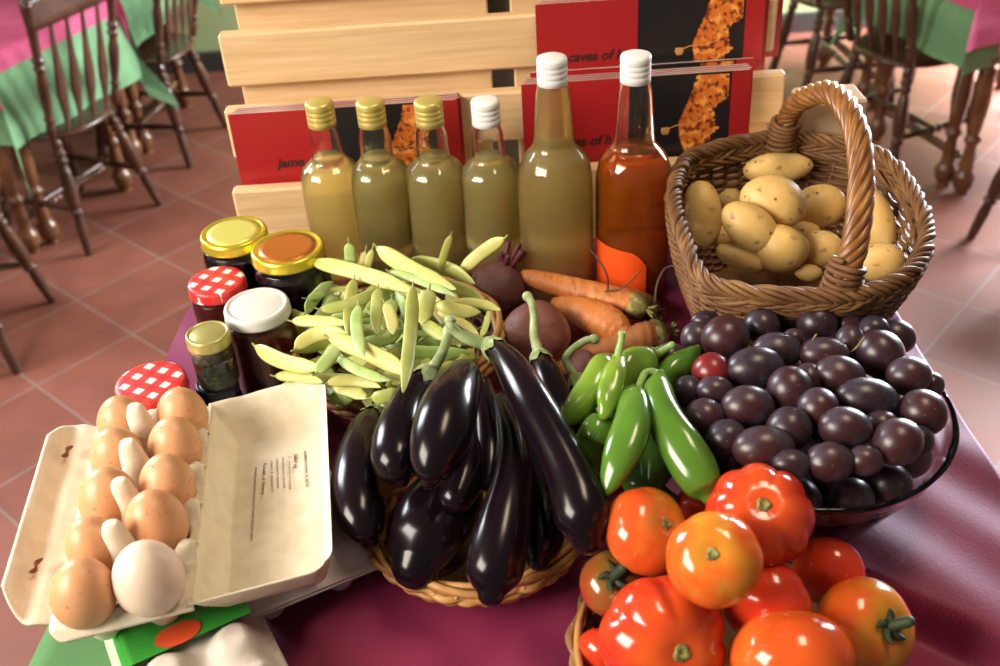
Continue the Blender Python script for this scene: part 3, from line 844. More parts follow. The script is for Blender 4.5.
def rope(path, strands, hel, r, turns, n=6, closed=True, seed=0, jitter=0):
    """strands wound round a path"""
    mb = MB()
    rnd = random.Random(seed)
    fr = frames(path, closed)
    m = len(path)
    for s in range(strands):
        pts = []
        jz = rnd.uniform(-jitter, jitter)
        for i in range(m):
            t_, nn, bb = fr[i]
            a = 2*PI*s/strands + 2*PI*turns*i/(m if closed else m-1)
            pts.append(path[i] + (nn*math.cos(a) + bb*math.sin(a))*(hel + jz))
        mb.merge(tube(pts, r*(1 + rnd.uniform(-.15, .15)), n, closed=closed))
    return mb

# potato basket
rim_px = [(690, 152), (745, 137), (800, 134), (885, 152), (928, 205), (933, 252), (900, 288), (830, 302), (710, 290), (678, 240), (668, 200), (672, 172)]
HR = .184
rim_raw = [A(x, y, HR) for x, y in rim_px]
rc0 = sum(rim_raw, V((0, 0, 0)))/len(rim_raw)
rim_raw = [rc0 + (p-rc0)*.945 for p in rim_raw]
rim = [V(p) for p in catmull(rim_raw, 16, True)]
cen = sum(rim, V((0, 0, 0)))/len(rim)
base = [V((cen.x + (p.x-cen.x)*.70, cen.y + (p.y-cen.y)*.66 + .015, TBL+.046)) for p in rim]
pb = thing('wicker_basket', 'brown wicker basket with tall twisted handle, holding potatoes', 'basket', (cen.x, cen.y, TBL+.042))
wf = wall_fn(rim, base, .010)
part('woven_wall', weave(wf, 46, 34, .0022, .0028, .0, .97, 5, .0024), 'wicker', pb)
part('rim', rope(rim, 6, .0052, .0027, 14, 6, True, 2, .0012).merge(rope([p + V((0, 0, -.009)) for p in rim], 6, .0050, .0025, -11, 6, True, 3, .0012)).merge(rope([p + V((0, 0, -.017)) - (p-cen).normalized()*.002 for p in rim], 5, .0044, .0024, 10, 6, True, 8, .0012)), 'wicker', pb)
bm_ = MB().add([cen*1.0] + [p for p in base], [])
cb = V((cen.x, cen.y, TBL+.044)); bm_.v[0] = cb
bm_.f = [(0, i+1, (i+1) % len(base) + 1) for i in range(len(base))]
part('woven_base', bm_, 'wicker', pb)
hb, hf = A(783, 142, HR), A(838, 287, HR)
mid = (hb+hf)/2
hp = [hb + V((0, .004, -.035)), hb + V((0, .003, .01)), hb + V((0.004, -.010, .044)), A(797, 92, 0)*0 + (hb.lerp(hf, .18) + V((.010, 0, .076))), hb.lerp(hf, .40) + V((.020, 0, .104)), hb.lerp(hf, .62) + V((.024, 0, .104)), hb.lerp(hf, .82) + V((.022, 0, .078)), hb.lerp(hf, .965) + V((.012, 0, .040)), hf + V((.002, -.002, .008)), hf + V((-.004, .006, -.038))]
hpath = [V(p) for p in catmull([tuple(p) for p in hp], 10)]
part('handle', rope(hpath, 7, .0078, .0046, 4.5, 7, False, 4).merge(tube(hpath, .0062, 8)), 'wicker_handle', pb)
for (a, b_) in ((3, 15), (len(hpath)-16, len(hpath)-4)):
    seg = hpath[a:b_]
    fr = frames(seg)
    pts = []
    nt_ = 8
    for k in range(nt_*14):
        x = k/(nt_*14-1)*(len(seg)-1); i = min(int(x), len(seg)-2); q = x - i
        p = seg[i].lerp(seg[i+1], q); t_, nn, bb = fr[i]
        an = 2*PI*k/14
        pts.append(p + nn*(.0145*math.cos(an)) + bb*(.0145*math.sin(an)))
    part('handle_binding', tube(pts, .0028, 6), 'wicker', pb)

# round shallow baskets
def round_basket(c, R, H, label, name, colr, rimw, rows=9, N_=34, flat_rim=False, tilt=None):
    n = 72
    rim_ = [V((c.x + R*math.cos(2*PI*k/n), c.y + R*math.sin(2*PI*k/n), TBL+H)) for k in range(n)]
    bas_ = [V((c.x + R*.66*math.cos(2*PI*k/n), c.y + R*.66*math.sin(2*PI*k/n), TBL+.009)) for k in range(n)]
    if tilt:
        for p in rim_: p.z += tilt[0]*(p.x-c.x) + tilt[1]*(p.y-c.y)
    t = thing('woven_basket', label, 'basket', (c.x, c.y, TBL+.006))
    wf_ = wall_fn(rim_, bas_, .010)
    part('woven_wall', weave(wf_, N_, rows, .0034, .0026, .0, .95, 9, .0022, 4), colr, t)
    if flat_rim:
        part('rim', tube(rim_, rimw, 10, .55, closed=True, cap=False, ref=(0, 0, 1)), 'cane', t)
    else:
        part('rim', rope(rim_, 3, .0042, .0032, 3, 6, True).merge(rope([p - V((0, 0, .008)) for p in rim_], 3, .004, .0028, 3, 6, True)), 'cane', t)
    d = MB().add([V((c.x, c.y, TBL+.008))] + bas_, [(0, i+1, (i+1) % n + 1) for i in range(n)])
    part('woven_base', d, colr, t)
    return t
beanC = A(398, 345, .06)
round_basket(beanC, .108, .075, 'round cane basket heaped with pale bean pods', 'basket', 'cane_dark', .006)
aubC = A(472, 512, .055)
round_basket(V((aubC.x+.004, aubC.y+.010, 0)), .094, .050, 'shallow cane basket under the aubergines', 'basket', 'cane', .006)
tomC = A(742, 628, .06)
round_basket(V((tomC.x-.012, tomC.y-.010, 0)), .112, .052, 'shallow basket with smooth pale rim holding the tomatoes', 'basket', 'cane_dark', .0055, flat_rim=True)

# ------------------------------------------------------------------ potatoes
pot = [
    (330, 245, 88, 42, -5, .158, 'long potato lying at the back of the basket, topmost in the heap'),
    (315, 335, 84, 69, 20, .168, 'large potato with brown scabs near the middle of the heap'),
    (445, 352, 58, 65, 80, .140, 'potato half hidden behind the basket handle, beside the scabbed one'),
    (245, 405, 82, 57, 38, .158, 'smooth oval potato lying diagonally in front of the scabbed one'),
    (120, 375, 90, 46, 84, .140, 'upright long potato at the left wall of the basket'),
    (225, 490, 66, 38, 22, .128, 'low potato touching the front left rim'),
    (340, 470, 70, 60, 15, .136, 'potato below the scabbed one, in the middle of the front'),
    (596, 395, 92, 52, 72, .140, 'long tapering potato right of the handle'),
    (605, 508, 68, 50, -8, .140, 'round potato at the front right rim'),
    (452, 468, 56, 46, 10, .126, 'potato just left of the lower handle'),
    (195, 335, 40, 32, 15, .118, 'small potato wedged behind the upright one'),
    (400, 428, 40, 36, 0, .118, 'potato mostly buried between the middle ones'),
    (412, 535, 36, 22, 0, .112, 'potato sliver showing over the front rim left of the handle'),
    (182, 440, 34, 36, 0, .108, 'potato mostly hidden under the diagonal oval one'),
]
for i, (x, y, a, b_, ang, h, lab) in enumerate(pot):
    px, py = 660 + x/2.775, 80 + y/2.775
    c = A(px, py, h); s = Sz(px, py, h)/2.775
    rnd = random.Random(100+i)
    k = [rnd.uniform(-1, 1) for _ in range(8)]
    an = math.radians(ang)
    ex = CX*math.cos(an) - CY*math.sin(an); ey = CX*math.sin(an) + CY*math.cos(an); ez = ex.cross(ey)
    A_, B_ = a*s*1.08, b_*s*1.08; C_ = min(A_, B_)*.95
    def fn(th, ph):
        x_, y_, z_ = math.cos(th), math.sin(th)*math.cos(ph), math.sin(th)*math.sin(ph)
        q = 1 + .05*k[0]*math.sin(2*x_+k[1]*3) + .05*k[2]*math.sin(3*y_+k[3]*3) + .04*k[4]*math.sin(3*z_+k[5]*3+2*x_)
        tp = 1 - .10*k[6]*x_
        return c + ex*(A_*x_*q) + ey*(B_*y_*q*tp) + ez*(C_*z_*q*tp)
    solo('potato', blob(28, 18, fn), 'potato', lab, 'potato', 'potatoes in the wicker basket')

# ------------------------------------------------------------------ plum bowl
bc = A(802, 408, .140); BR = 147*Sz(802, 408, .140)
bowl_base = .041
BZ = .141 - bowl_base
bl = thing('glass_bowl', 'clear glass bowl with a stepped rim, heaped with plums', 'bowl', (bc.x, bc.y, TBL+bowl_base))
op = [(0, 0), (BR*.44, 0), (BR*.50, .003), (BR*.60, .014), (BR*.72, .033), (BR*.83, .058), (BR*.895, BZ-.028), (BR*.905, BZ-.024), (BR*.93, BZ-.021), (BR*.955, BZ-.012), (BR*.985, BZ-.004), (BR, BZ)]
ip = [(BR*.985, BZ+.002), (BR*.955, BZ-.002), (BR*.905, BZ-.018), (BR*.865, BZ-.030), (BR*.80, .058), (BR*.69, .036), (BR*.57, .018), (BR*.44, .0065), (0, .006)]
part('bowl_body', lathe(op + ip, 80).move((bc.x, bc.y, TBL+bowl_base)), 'bowl_glass', bl)
plums = []     # visible: crop x, crop y, rx, ry, angle, kind
vis = [
 [(240,80,48,38,10,'bloomy'),(345,92,48,45,0,''),(400,66,28,26,0,''),(498,82,52,45,20,''),(285,118,42,42,0,'speckled'),(427,110,48,48,60,'bloomy'),(505,112,36,34,0,'')],
 [(50,197,36,34,0,''),(142,104,34,24,0,''),(118,150,36,40,0,''),(192,148,52,56,70,'bloomy'),(630,145,46,40,20,'brown'),(572,128,36,34,0,''),(512,165,36,46,0,''),(590,190,58,54,60,''),(368,150,26,24,0,'')],
 [(158,236,46,46,0,'red'),(268,226,68,50,-8,'bloomy'),(325,182,58,44,0,'stem'),(445,190,58,40,0,'stem'),(485,246,60,48,10,'bloomy'),(662,246,52,46,0,''),(720,268,30,30,0,''),(405,258,36,42,0,'')],
 [(98,288,36,40,0,''),(165,285,44,36,0,''),(250,325,62,50,0,''),(358,280,52,54,0,''),(430,328,48,48,0,''),(555,305,72,50,5,'brown'),(698,340,56,54,30,'brown')],
 [(140,352,48,46,0,''),(195,405,48,44,-20,''),(355,382,52,54,40,''),(500,380,62,50,8,''),(592,372,40,36,0,''),(634,415,54,58,60,'brown')],
 [(290,430,72,52,-5,''),(360,472,46,36,0,''),(460,466,56,46,0,'wrinkled'),(550,462,42,36,0,''),(690,412,34,36,0,'')],
]
rown = ['back row', 'second row from the back', 'third row from the back', 'fourth row from the back', 'row behind the front one', 'front row by the near rim']
ordn = ['first', 'second', 'third', 'fourth', 'fifth', 'sixth', 'seventh', 'eighth', 'ninth']
look = {'bloomy': 'bloomy plum', 'speckled': 'speckled purple plum', 'brown': 'shiny brownish plum', 'red': 'bright red plum', 'stem': 'purple plum with thin stalk', 'wrinkled': 'wrinkled dark plum', '': 'dark plum'}
for r_, row in enumerate(vis):
    for i_, q in enumerate(sorted(row)):
        x, y, a, b_, an, kind = q
        px, py = 650 + x/2.561, 280 + y/2.561
        h = .165
        for it in range(6):
            c = A(px, py, h)
            d = math.hypot(c.x-bc.x, c.y-bc.y)/BR
            h = .170 - .020*min(1.1, d)**2
        s = Sz(px, py, h)/2.561
        plums.append([A(px, py, h), a*s*1.12, b_*s*1.12, math.radians(an), kind, f'{look[kind]}, {ordn[i_]} from the left in the {rown[r_]}', True])
rnd = random.Random(21)
def bowl_r(z):
    """inner radius of the bowl z above its foot"""
    pr = [(.45, .006), (.57, .018), (.69, .036), (.80, .058), (.865, BZ-.030), (.905, BZ-.018), (.955, BZ)]
    for (a, za), (b, zb) in zip(pr[:-1], pr[1:]):
        if z <= zb: return BR*(a + (b-a)*max(0, (z-za))/(zb-za))
    return BR*.955
for z in (.026, .050, .074):
    for ring in (1.0, .60, .2):
        rr = max(.012, (bowl_r(z) - .0195)*ring)
        if ring < 1 and z > .07: continue
        n = max(1, int(2*PI*rr/.0385))
        a0 = rnd.uniform(0, 6.28)
        for k in range(n):
            a = a0 + 2*PI*k/n
            plums.append([V((bc.x + rr*math.cos(a), bc.y + rr*math.sin(a), TBL+bowl_base+z)), .0195, .018, rnd.uniform(0, 3), '', 'dark plum deep in the glass bowl under the top layer', False])
for it in range(25):
    for i in range(len(plums)):
        for j in range(i):
            d = plums[i][0] - plums[j][0]
            mn = .86*(min(plums[i][1:3]) + min(plums[j][1:3]))
            if d.length < mn:
                e = d.normalized()*(mn - d.length)
                wi = .12 if plums[i][6] else .5; wj = .12 if plums[j][6] else .5
                # visible plums move only along the line of sight
                for p, sgn, w_ in ((plums[i], 1, wi), (plums[j], -1, wj)):
                    if p[6]:
                        vd = (p[0]-CAM).normalized(); p[0] = p[0] + vd*(e.dot(vd)*sgn*.35)
                    else: p[0] = p[0] + e*(sgn*w_)
for p in plums:
    if not p[6]:
        dz = p[0].z - TBL - bowl_base
        lim = bowl_r(dz) - .0195
        d = V((p[0].x-bc.x, p[0].y-bc.y, 0))
        if d.length > lim: d = d.normalized()*lim; p[0].x, p[0].y = bc.x+d.x, bc.y+d.y
        p[0].z = max(p[0].z, TBL+bowl_base+.026)
for i, (c, a, b_, an, kind, lab, visb) in enumerate(plums):
    ex = CX*math.cos(an) - CY*math.sin(an); ey = CX*math.sin(an) + CY*math.cos(an); ez = ex.cross(ey)
    big, small = (a, b_) if a >= b_ else (b_, a)
    if b_ > a: ex, ey = ey, -ex
    rnd = random.Random(i)
    g0 = rnd.uniform(0, 6.28)
    def fn(th, ph):
        gr = 1 - .035*math.exp(-((((ph-g0+PI) % (2*PI))-PI)/.22)**2)*math.sin(th)
        if kind == 'wrinkled': gr *= 1 + .03*math.sin(ph*9+math.sin(th*5)*2)
        return c + ex*(big*math.cos(th)) + ey*(small*math.sin(th)*math.cos(ph)*gr) + ez*(small*math.sin(th)*math.sin(ph)*gr)
    m_ = 'plum_red' if kind == 'red' else 'plum'
    o = solo('plum', blob(24, 16, fn), m_, lab, 'plum', 'plums in the glass bowl' if visb else 'plums deep in the glass bowl')
    if kind == 'stem':
        tip = c + ex*big*(1 if x > 0 else 1)*.93
        sx = tube(catmull([tuple(tip), tuple(tip + V((.006, -.002, .008))), tuple(tip + V((.010, -.004, .019)))], 5), .0009, 6)
        ob2 = bpy.data.objects.new('stalk', mesh('stalk', sx, 'plum_stem', True, V(o.location))); COL.objects.link(ob2); ob2.parent = o

# ------------------------------------------------------------------ tomatoes
def tomato(px, py, r, h, scar, m_, ribs, amp, label, stalk=False, flat=.80, show=True, seed=0):
    c = A(px, py, h); R = r*Sz(px, py, h)
    if scar:
        d = ray(*scar).normalized(); oc = CAM - c
        b_ = oc.dot(d); disc = b_*b_ - (oc.dot(oc) - R*R*.72)
        hit = CAM + d*(-b_ - math.sqrt(max(disc, 0)))
        axis = (hit - c).normalized()
    else: axis = V((.5, .6, -.2)).normalized() if show else V((0, .8, .3))
    rnd = random.Random(seed); k = [rnd.uniform(-1, 1) for _ in range(6)]
    t = thing('tomato', label, 'tomato', c, 0, 'tomatoes in the front basket')
    t.rotation_euler = V((0, 0, 1)).rotation_difference(axis).to_euler()
    def fn(th, ph):
        s = math.sin(th)
        rib = 1 - amp*(abs(math.sin(ph*ribs/2 + k[0]*2 + .4*math.sin(ph+k[1]*3)))**.0*0 + (1-abs(math.sin(ph*ribs/2 + k[0]*2 + .5*math.sin(ph+k[1]*3)))**.6))*s**.45*(1.1 if th < PI/2 else .6)
        rr = R*rib*(1 + .04*k[2]*math.sin(ph+k[3]*3)*s)
        z = math.cos(th)
        zz = R*flat*z - (R*.12*math.exp(-(s/.32)**2) if th < PI/2 else 0) + (R*.06*math.exp(-(s/.3)**2) if th > PI/2 else 0)
        return V((rr*s*math.cos(ph), rr*s*math.sin(ph), zz))
    part('fruit', blob(72, 36, fn), m_, t, False)
    zt = R*flat - R*.12
    if show and scar:
        if stalk:
            mb = tube(catmull([(0, 0, zt-.002), (0, .001, zt+.005), (.006, .004, zt+.015)], 4), [.0042]*9, 8)
            for q in range(5):
                a = 2*PI*q/5 + .3
                mb.merge(tube(catmull([(0, 0, zt+.001), (.007*math.cos(a), .007*math.sin(a), zt+.0035), (.0125*math.cos(a+.35), .0125*math.sin(a+.35), zt+.004+.004*(q % 2))], 4), [.0036, .0035, .0034, .0033, .0031, .0027, .0022, .0017, .001], 6))
            part('stalk', mb, 'tom_stalk', t, False)
        else:
            star = lathe([(0, zt-.0004), (R*.05, zt+.0012), (R*.10, zt+.0020), (R*.135, zt+.0008), (R*.15, zt-.002), (0, zt-.003)], 24, lambda ph, z: 1+.07*math.cos(5*ph+1)+.09*math.sin(3*ph+seed)+.05*math.sin(8*ph))
            part('stem_scar', star, 'tom_scar', t, False)
    return t
tomato(647, 531, 45, .122, (671, 522), 'tom_orange', 5, .04, 'orange tomato with pale gloss at the back left of the basket', seed=1)
tomato(759, 517, 54, .142, (765, 502), 'tom_red', 9, .10, 'deeply ribbed red tomato leaning on the glass bowl', seed=2)
tomato(714, 559, 48.5, .160, (712, 553), 'tom_green', 7, .04, 'orange tomato with green shoulders on top in the middle', seed=3)
tomato(613, 584, 34, .078, (615, 577), 'tom_dark', 4, .02, 'small dull olive red tomato at the left rim', seed=4, stalk=True)
tomato(765, 603, 46, .096, None, 'tom_red', 5, .05, 'plain red tomato below the green shouldered one', seed=5)
tomato(829, 572, 36.5, .080, None, 'tom_red', 3, .03, 'small round red tomato at the right beside the purple cloth', seed=6)
tomato(865, 628, 51, .078, (894, 627), 'tom_green', 4, .03, 'tomato with dark green stalk at the right end', stalk=True, seed=7)
tomato(793, 660, 63, .088, (800, 720), 'tom_orange', 5, .04, 'large orange tomato at the bottom edge of the picture', seed=8)
tomato(664, 642, 66, .090, (686, 656), 'tom_red', 7, .12, 'largest ribbed red tomato at the front left', seed=9)
tomato(694, 507, 20, .085, None, 'tom_red', 5, .03, 'red tomato peeping out behind the ribbed one and the orange one', seed=10)
tomato(600, 652, 24, .050, None, 'tom_red', 5, .03, 'dark red tomato under the largest one at the left rim', seed=11)

# ------------------------------------------------------------------ path vegetables
def px_path(lst, n=6):
    """(px, py, h, r in px) -> resampled world points and radii"""
    pts = []
    for (x, y, h, r) in lst:
        p = A(x, y, h); pts.append((p.x, p.y, p.z, r*Sz(x, y, h)))
    q = catmull(pts, n)
    return [V(p[:3]) for p in q], [max(.0006, p[3]) for p in q]
def root_of(pts, rs): 
    i = min(range(len(pts)), key=lambda k: pts[k].z - rs[k])
    return V((pts[i].x, pts[i].y, pts[i].z - rs[i]))

def calyx(pts, rs, Lc, nlob, thick=.0012, n=40, seed=0, r_stem=.004):
    """pointed green cap lying on the first Lc metres of a swept fruit"""
    fr = frames(pts)
    cum = [0]
    for a, b in zip(pts[:-1], pts[1:]): cum.append(cum[-1] + (b-a).length)
    def at(s):
        if s <= 0:
            return pts[0] + fr[0][0]*s, fr[0], rs[0]
        for i in range(len(cum)-1):
            if s <= cum[i+1]:
                k = (s-cum[i])/max(1e-9, cum[i+1]-cum[i])
                return pts[i].lerp(pts[i+1], k), fr[i], rs[i] + (rs[i+1]-rs[i])*k
        return pts[-1], fr[-1], rs[-1]
    rnd = random.Random(seed)
    lens = [rnd.uniform(.75, 1.15) for _ in range(nlob)]
    rows = 9
    vs, fs = [], []
    for j in range(rows):
        for k in range(n):
            ph = 2*PI*k/n
            lo = ph/(2*PI)*nlob; li = int(lo) % nlob; q = lo - int(lo)
            ext = (1 - abs(2*q-1))**.9*lens[li]*.72 + .28
            v = j/(rows-1)
            s = -rs[0]*.95 + (Lc*ext + rs[0]*.95)*v
            p, (t_, nn, bb), r = at(s)
            if s < 0: r = rs[0]*math.sqrt(max(.02, 1-(s/rs[0])**2))
            r = max(r_stem*.9, r) + thick*(1.4 - .5*v) + (.0015*math.sin(ph*nlob*2)*v*.5)
            vs.append(p + nn*(math.cos(ph)*r) + bb*(math.sin(ph)*r))
    for j in range(rows-1):
        for k in range(n):
            k2 = (k+1) % n
            fs.append((j*n+k, j*n+k2, (j+1)*n+k2, (j+1)*n+k))
    fs.append(tuple(range(n-1, -1, -1)))
    return MB().add(vs, fs)

def aubergine(lst, label, stem=None, cal=.022, seed=0, stem_r=(7, 4.5)):
    pts, rs = px_path(lst, 8)
    t = thing('aubergine', label, 'aubergine', root_of(pts, rs), 0, 'aubergines heaped in the cane basket')
    part('fruit', tube(pts, rs, 32), 'aubergine', t)
    if stem:
        cx_ = part('calyx', calyx(pts, rs, cal, 5, seed=seed), 'calyx', t)
        sp = [(pts[0] + (pts[0]-pts[2]).normalized()*.001)]
        q = [(p.x, p.y, p.z) for p in sp] + [tuple(A(*s)) for s in stem]
        sq = catmull(q, 6)
        s0 = Sz(stem[0][0], stem[0][1], stem[0][2])
        m = len(sq)
        part('stem', tube(sq, [(stem_r[0] + (stem_r[1]-stem_r[0])*min(1, i/(m-1)*1.6) + (1.2 if i > m-4 else 0))*s0 for i in range(m)], 12), 'calyx', t)
    return t
aubergine([(376, 414, .090, 9), (370, 426, .092, 18), (362, 452, .094, 24), (358, 482, .094, 27), (360, 512, .090, 26), (366, 532, .084, 19), (369, 540, .080, 10)],
          'aubergine at the far left beside the carton lid, standing upright', [(383, 408, .095), (388, 397, .102), (384, 388, .110), (378, 384, .116)], .016, 1, (5, 3))
aubergine([(426, 376, .138, 11), (417, 388, .138, 16), (406, 408, .136, 19), (398, 436, .132, 25), (397, 460, .128, 26), (399, 474, .124, 19), (401, 480, .121, 9)],
          'bent aubergine with broad green calyx, second from the left', [(433, 368, .142), (441, 355, .150), (446, 342, .156), (449, 330, .160)], .020, 2, (7, 5))
aubergine([(470, 366, .160, 8), (463, 377, .164, 19), (453, 398, .170, 27), (445, 422, .170, 31), (438, 448, .164, 29), (432, 470, .156, 21), (429, 482, .150, 9)],
          'short plump aubergine with bright window reflections, on top of the heap')
aubergine([(492, 347, .168, 10), (505, 358, .170, 14), (519, 380, .170, 19), (535, 408, .168, 21.5), (553, 440, .160, 22.5), (569, 472, .150, 25), (580, 502, .140, 29), (584, 522, .132, 28), (587, 540, .124, 17)],
          'longest aubergine lying slantwise on top with a long pale stem', [(482, 343, .170), (470, 340, .174), (458, 333, .180), (451, 326, .186), (450, 320, .190)], .017, 4, (7, 5))
aubergine([(500, 402, .125, 10), (508, 425, .126, 14), (513, 452, .126, 17), (511, 485, .122, 21), (504, 522, .112, 27), (497, 556, .100, 30), (493, 578, .092, 27), (491, 594, .086, 14)],
          'long curved aubergine hanging over the front rim of the basket')
aubergine([(462, 470, .080, 18), (452, 492, .076, 34), (436, 522, .070, 44), (424, 548, .064, 42), (416, 566, .060, 26)],
          'big dull round aubergine low in the middle of the basket')
aubergine([(540, 358, .122, 9), (546, 372, .122, 14), (554, 396, .118, 17), (562, 420, .112, 18), (572, 446, .10, 15)],
          'narrow aubergine with upright green stem behind the longest one', [(537, 347, .128), (534, 334, .136), (534, 318, .146), (532, 304, .154), (527, 296, .158)], .016, 7, (6, 4))
aubergine([(478, 415, .112, 14), (472, 445, .110, 20), (464, 475, .108, 22), (456, 498, .104, 18)],
          'dark aubergine tucked under the short plump one')
aubergine([(522, 430, .090, 12), (532, 465, .084, 21), (540, 505, .076, 26), (540, 540, .068, 24), (538, 560, .062, 12)],
          'dark aubergine lying below the bulb of the longest one')
aubergine([(578, 382, .104, 9), (586, 396, .102, 14), (596, 420, .092, 17), (604, 446, .080, 16)],
          'aubergine hidden behind the peppers, its curling stem showing', [(572, 372, .110), (566, 360, .118), (572, 350, .126), (585, 341, .130), (595, 339, .130)], .018, 9, (5, 4))
aubergine([(480, 385, .122, 12), (486, 415, .118, 17), (490, 450, .112, 18), (488, 480, .104, 12)],
          'dark aubergine filling the gap between the plump and the longest ones')

# ------------------------------------------------------------------ green peppers
def pepper(lst, label, stem=None, m_='pepper', seed=0, lob=.06, nl=3, sr_=(5, 3.2)):
    lst = [(x, y, h + .030, r*1.13) for x, y, h, r in lst]
    stem = [(x, y, h + .030) for x, y, h in stem] if stem else None
    pts, rs = px_path(lst, 8)
    rnd = random.Random(seed); k = [rnd.uniform(-1, 1) for _ in range(6)]
    t = thing('green_pepper', label, 'pepper', root_of(pts, rs), 0, 'green peppers')
    lf = lambda t_, ph: 1 + lob*math.cos(nl*ph + k[0]*3 + 1.5*t_) + .075*math.sin(7*t_ + k[1]*4 + 2*math.cos(ph+k[2]*3)) + .04*math.sin(13*t_+ph*2+k[3]*3)
    part('fruit', tube(pts, rs, 28, lobes=lf), m_, t)
    if stem:
        d0 = (pts[0]-pts[3]).normalized()
        q = [tuple(pts[0] - d0*.001)] + [tuple(A(*s)) for s in stem]
        sq = catmull(q, 6); m = len(sq)
        s0 = Sz(*stem[0][:3])
        r0 = rs[0]*.8
        part('stem', tube(sq, [s0*(sr_[1] + (sr_[0]-sr_[1])*(1-i/(m-1)))*(1.25 if i > m-3 else 1) for i in range(m)], 10), 'pepper_stalk', t)
        cal = lathe([(0, -.002), (r0*1.25, -.003), (r0*.9, .001), (s0*sr_[0]*1.3, .004), (s0*sr_[0]*.8, .007), (0, .007)], 20, lambda ph, z: 1 + .12*math.cos(5*ph))
        rr = axis_matrix(pts[0] + d0*rs[0]*.75, d0)
        part('calyx', cal.xf(rr), 'pepper_stalk', t)
    return t
pepper([(610, 362, .132, 8), (604, 370, .134, 14), (594, 383, .132, 14), (583, 398, .126, 13), (575, 412, .120, 12), (569, 421, .116, 8), (567, 426, .113, 3)],
       'light yellowish green pepper curving down at the left of the peppers', None, 'pepper_light', 1)
pepper([(618, 362, .150, 7), (615, 373, .150, 11), (611, 388, .146, 10.5), (607, 403, .142, 9), (604, 414, .138, 6)],
       'slim green pepper standing upright with its stem at the top', [(619, 352, .156), (621, 343, .162), (622, 334, .168)], 'pepper_light', 2)
pepper([(651, 356, .132, 7), (643, 360, .134, 14), (632, 367, .134, 16), (623, 380, .128, 13), (618, 392, .12, 8)],
       'plump light green pepper at the back with its stem pointing right', [(658, 354, .136), (665, 349, .140), (672, 345, .144)], 'pepper_light', 3)
pepper([(658, 388, .118, 12), (666, 376, .122, 13.5), (677, 367, .126, 13), (688, 358, .130, 10), (695, 351, .133, 6), (698, 347, .135, 2.5)],
       'green pepper with its pointed tip turned up beside the plums', None, 'pepper', 4)
pepper([(659, 380, .140, 8), (659, 390, .142, 13), (662, 406, .142, 15.5), (670, 428, .138, 17.5), (682, 450, .132, 19), (695, 472, .122, 20), (704, 487, .114, 17), (709, 496, .110, 8)],
       'large smooth green pepper lying slantwise against the plum bowl', [(655, 373, .144), (646, 373, .146), (641, 381, .146), (638, 390, .144)], 'pepper', 5, .03)
pepper([(634, 393, .136, 10), (635, 404, .140, 16), (633, 424, .140, 17.5), (627, 446, .136, 17), (618, 466, .130, 14), (609, 484, .122, 9), (603, 496, .117, 3)],
       'glossy green pepper in the middle pointing down at the tomatoes', None, 'pepper', 6, .06)
pepper([(604, 426, .118, 11), (600, 431, .118, 19), (596, 440, .112, 20), (593, 452, .104, 18), (592, 464, .096, 11)],
       'blunt round ended green pepper next to the longest aubergine', [(608, 421, .124), (615, 414, .130), (624, 407, .136), (632, 402, .140)], 'pepper', 7, .07)
pepper([(652, 420, .092, 10), (655, 440, .090, 15), (655, 465, .084, 16), (650, 485, .078, 9)],
       'dark green pepper in the shaded gap between the two large ones', None, 'pepper_dark', 8)
pepper([(630, 470, .075, 10), (640, 485, .070, 14), (655, 495, .066, 13), (670, 500, .062, 8)],
       'dark green pepper lying lowest, just behind the tomatoes', None, 'pepper_dark', 9)

# ------------------------------------------------------------------ beetroots, carrots, roots
def beet(px, py, r, h, m_, label, rootp=None, crown=None, seed=0, asp=1.0):
    c = A(px, py, h); s = Sz(px, py, h); R = r*s
    rnd = random.Random(seed); k = [rnd.uniform(-1, 1) for _ in range(6)]
    t = thing('beetroot', label, 'beetroot', c - V((0, 0, R)), 0, 'beetroots behind the beans')
    cdir = ((A(*crown[-1]) - c).normalized() if crown else V((.2, .3, 1)).normalized())
    mtx = axis_matrix(c, cdir)
    def fn(th, ph):
        q = 1 + .04*k[0]*math.sin(2*ph+k[1]*3) + .03*k[2]*math.sin(3*th+k[3])
        return mtx @ V((R*q*math.sin(th)*math.cos(ph), R*q*math.sin(th)*math.sin(ph), R*asp*(math.cos(th) + (.10*math.cos(th)**9 if th < PI/2 else -.30*abs(math.cos(th))**7))))
    part('bulb', blob(36, 26, fn), m_, t)
    if crown:
        mb = MB()
        for q in range(6):
            a = q*1.05
            off = V((math.cos(a)*.006, math.sin(a)*.006, 0))
            mb.merge(tube(catmull([tuple(c + cdir*R*.9 + off*.6), tuple(c + cdir*R*1.12 + off*1.4), tuple(A(*crown[-1]) + off*2.2 + cdir*.004*(q % 3))], 4), [.0035]*9, 7))
        part('leaf_stubs', mb, 'beet_stalk', t)
    if rootp:
        q = [tuple(A(*p)) for p in rootp]
        cc = catmull(q, 5); m = len(cc)
        part('tail_root', tube(cc, [.005*(1-i/m)+.0008 for i in range(m)], 8), m_, t)
    return t
beet(497, 290, 30, .060, 'beet', 'dark earthy beetroot with a leaf stub against the small white capped bottle', None, [(506, 262, .094), (512, 254, .100)], 1, .95)
beet(537, 332, 33, .070, 'beet_pale', 'pinkish round beetroot behind the upright aubergine stem', None, None, 2, .9)
beet(583, 368, 16, .055, 'beet', 'small dark beetroot between the curling stem and the carrots', None, None, 3, 1.1)

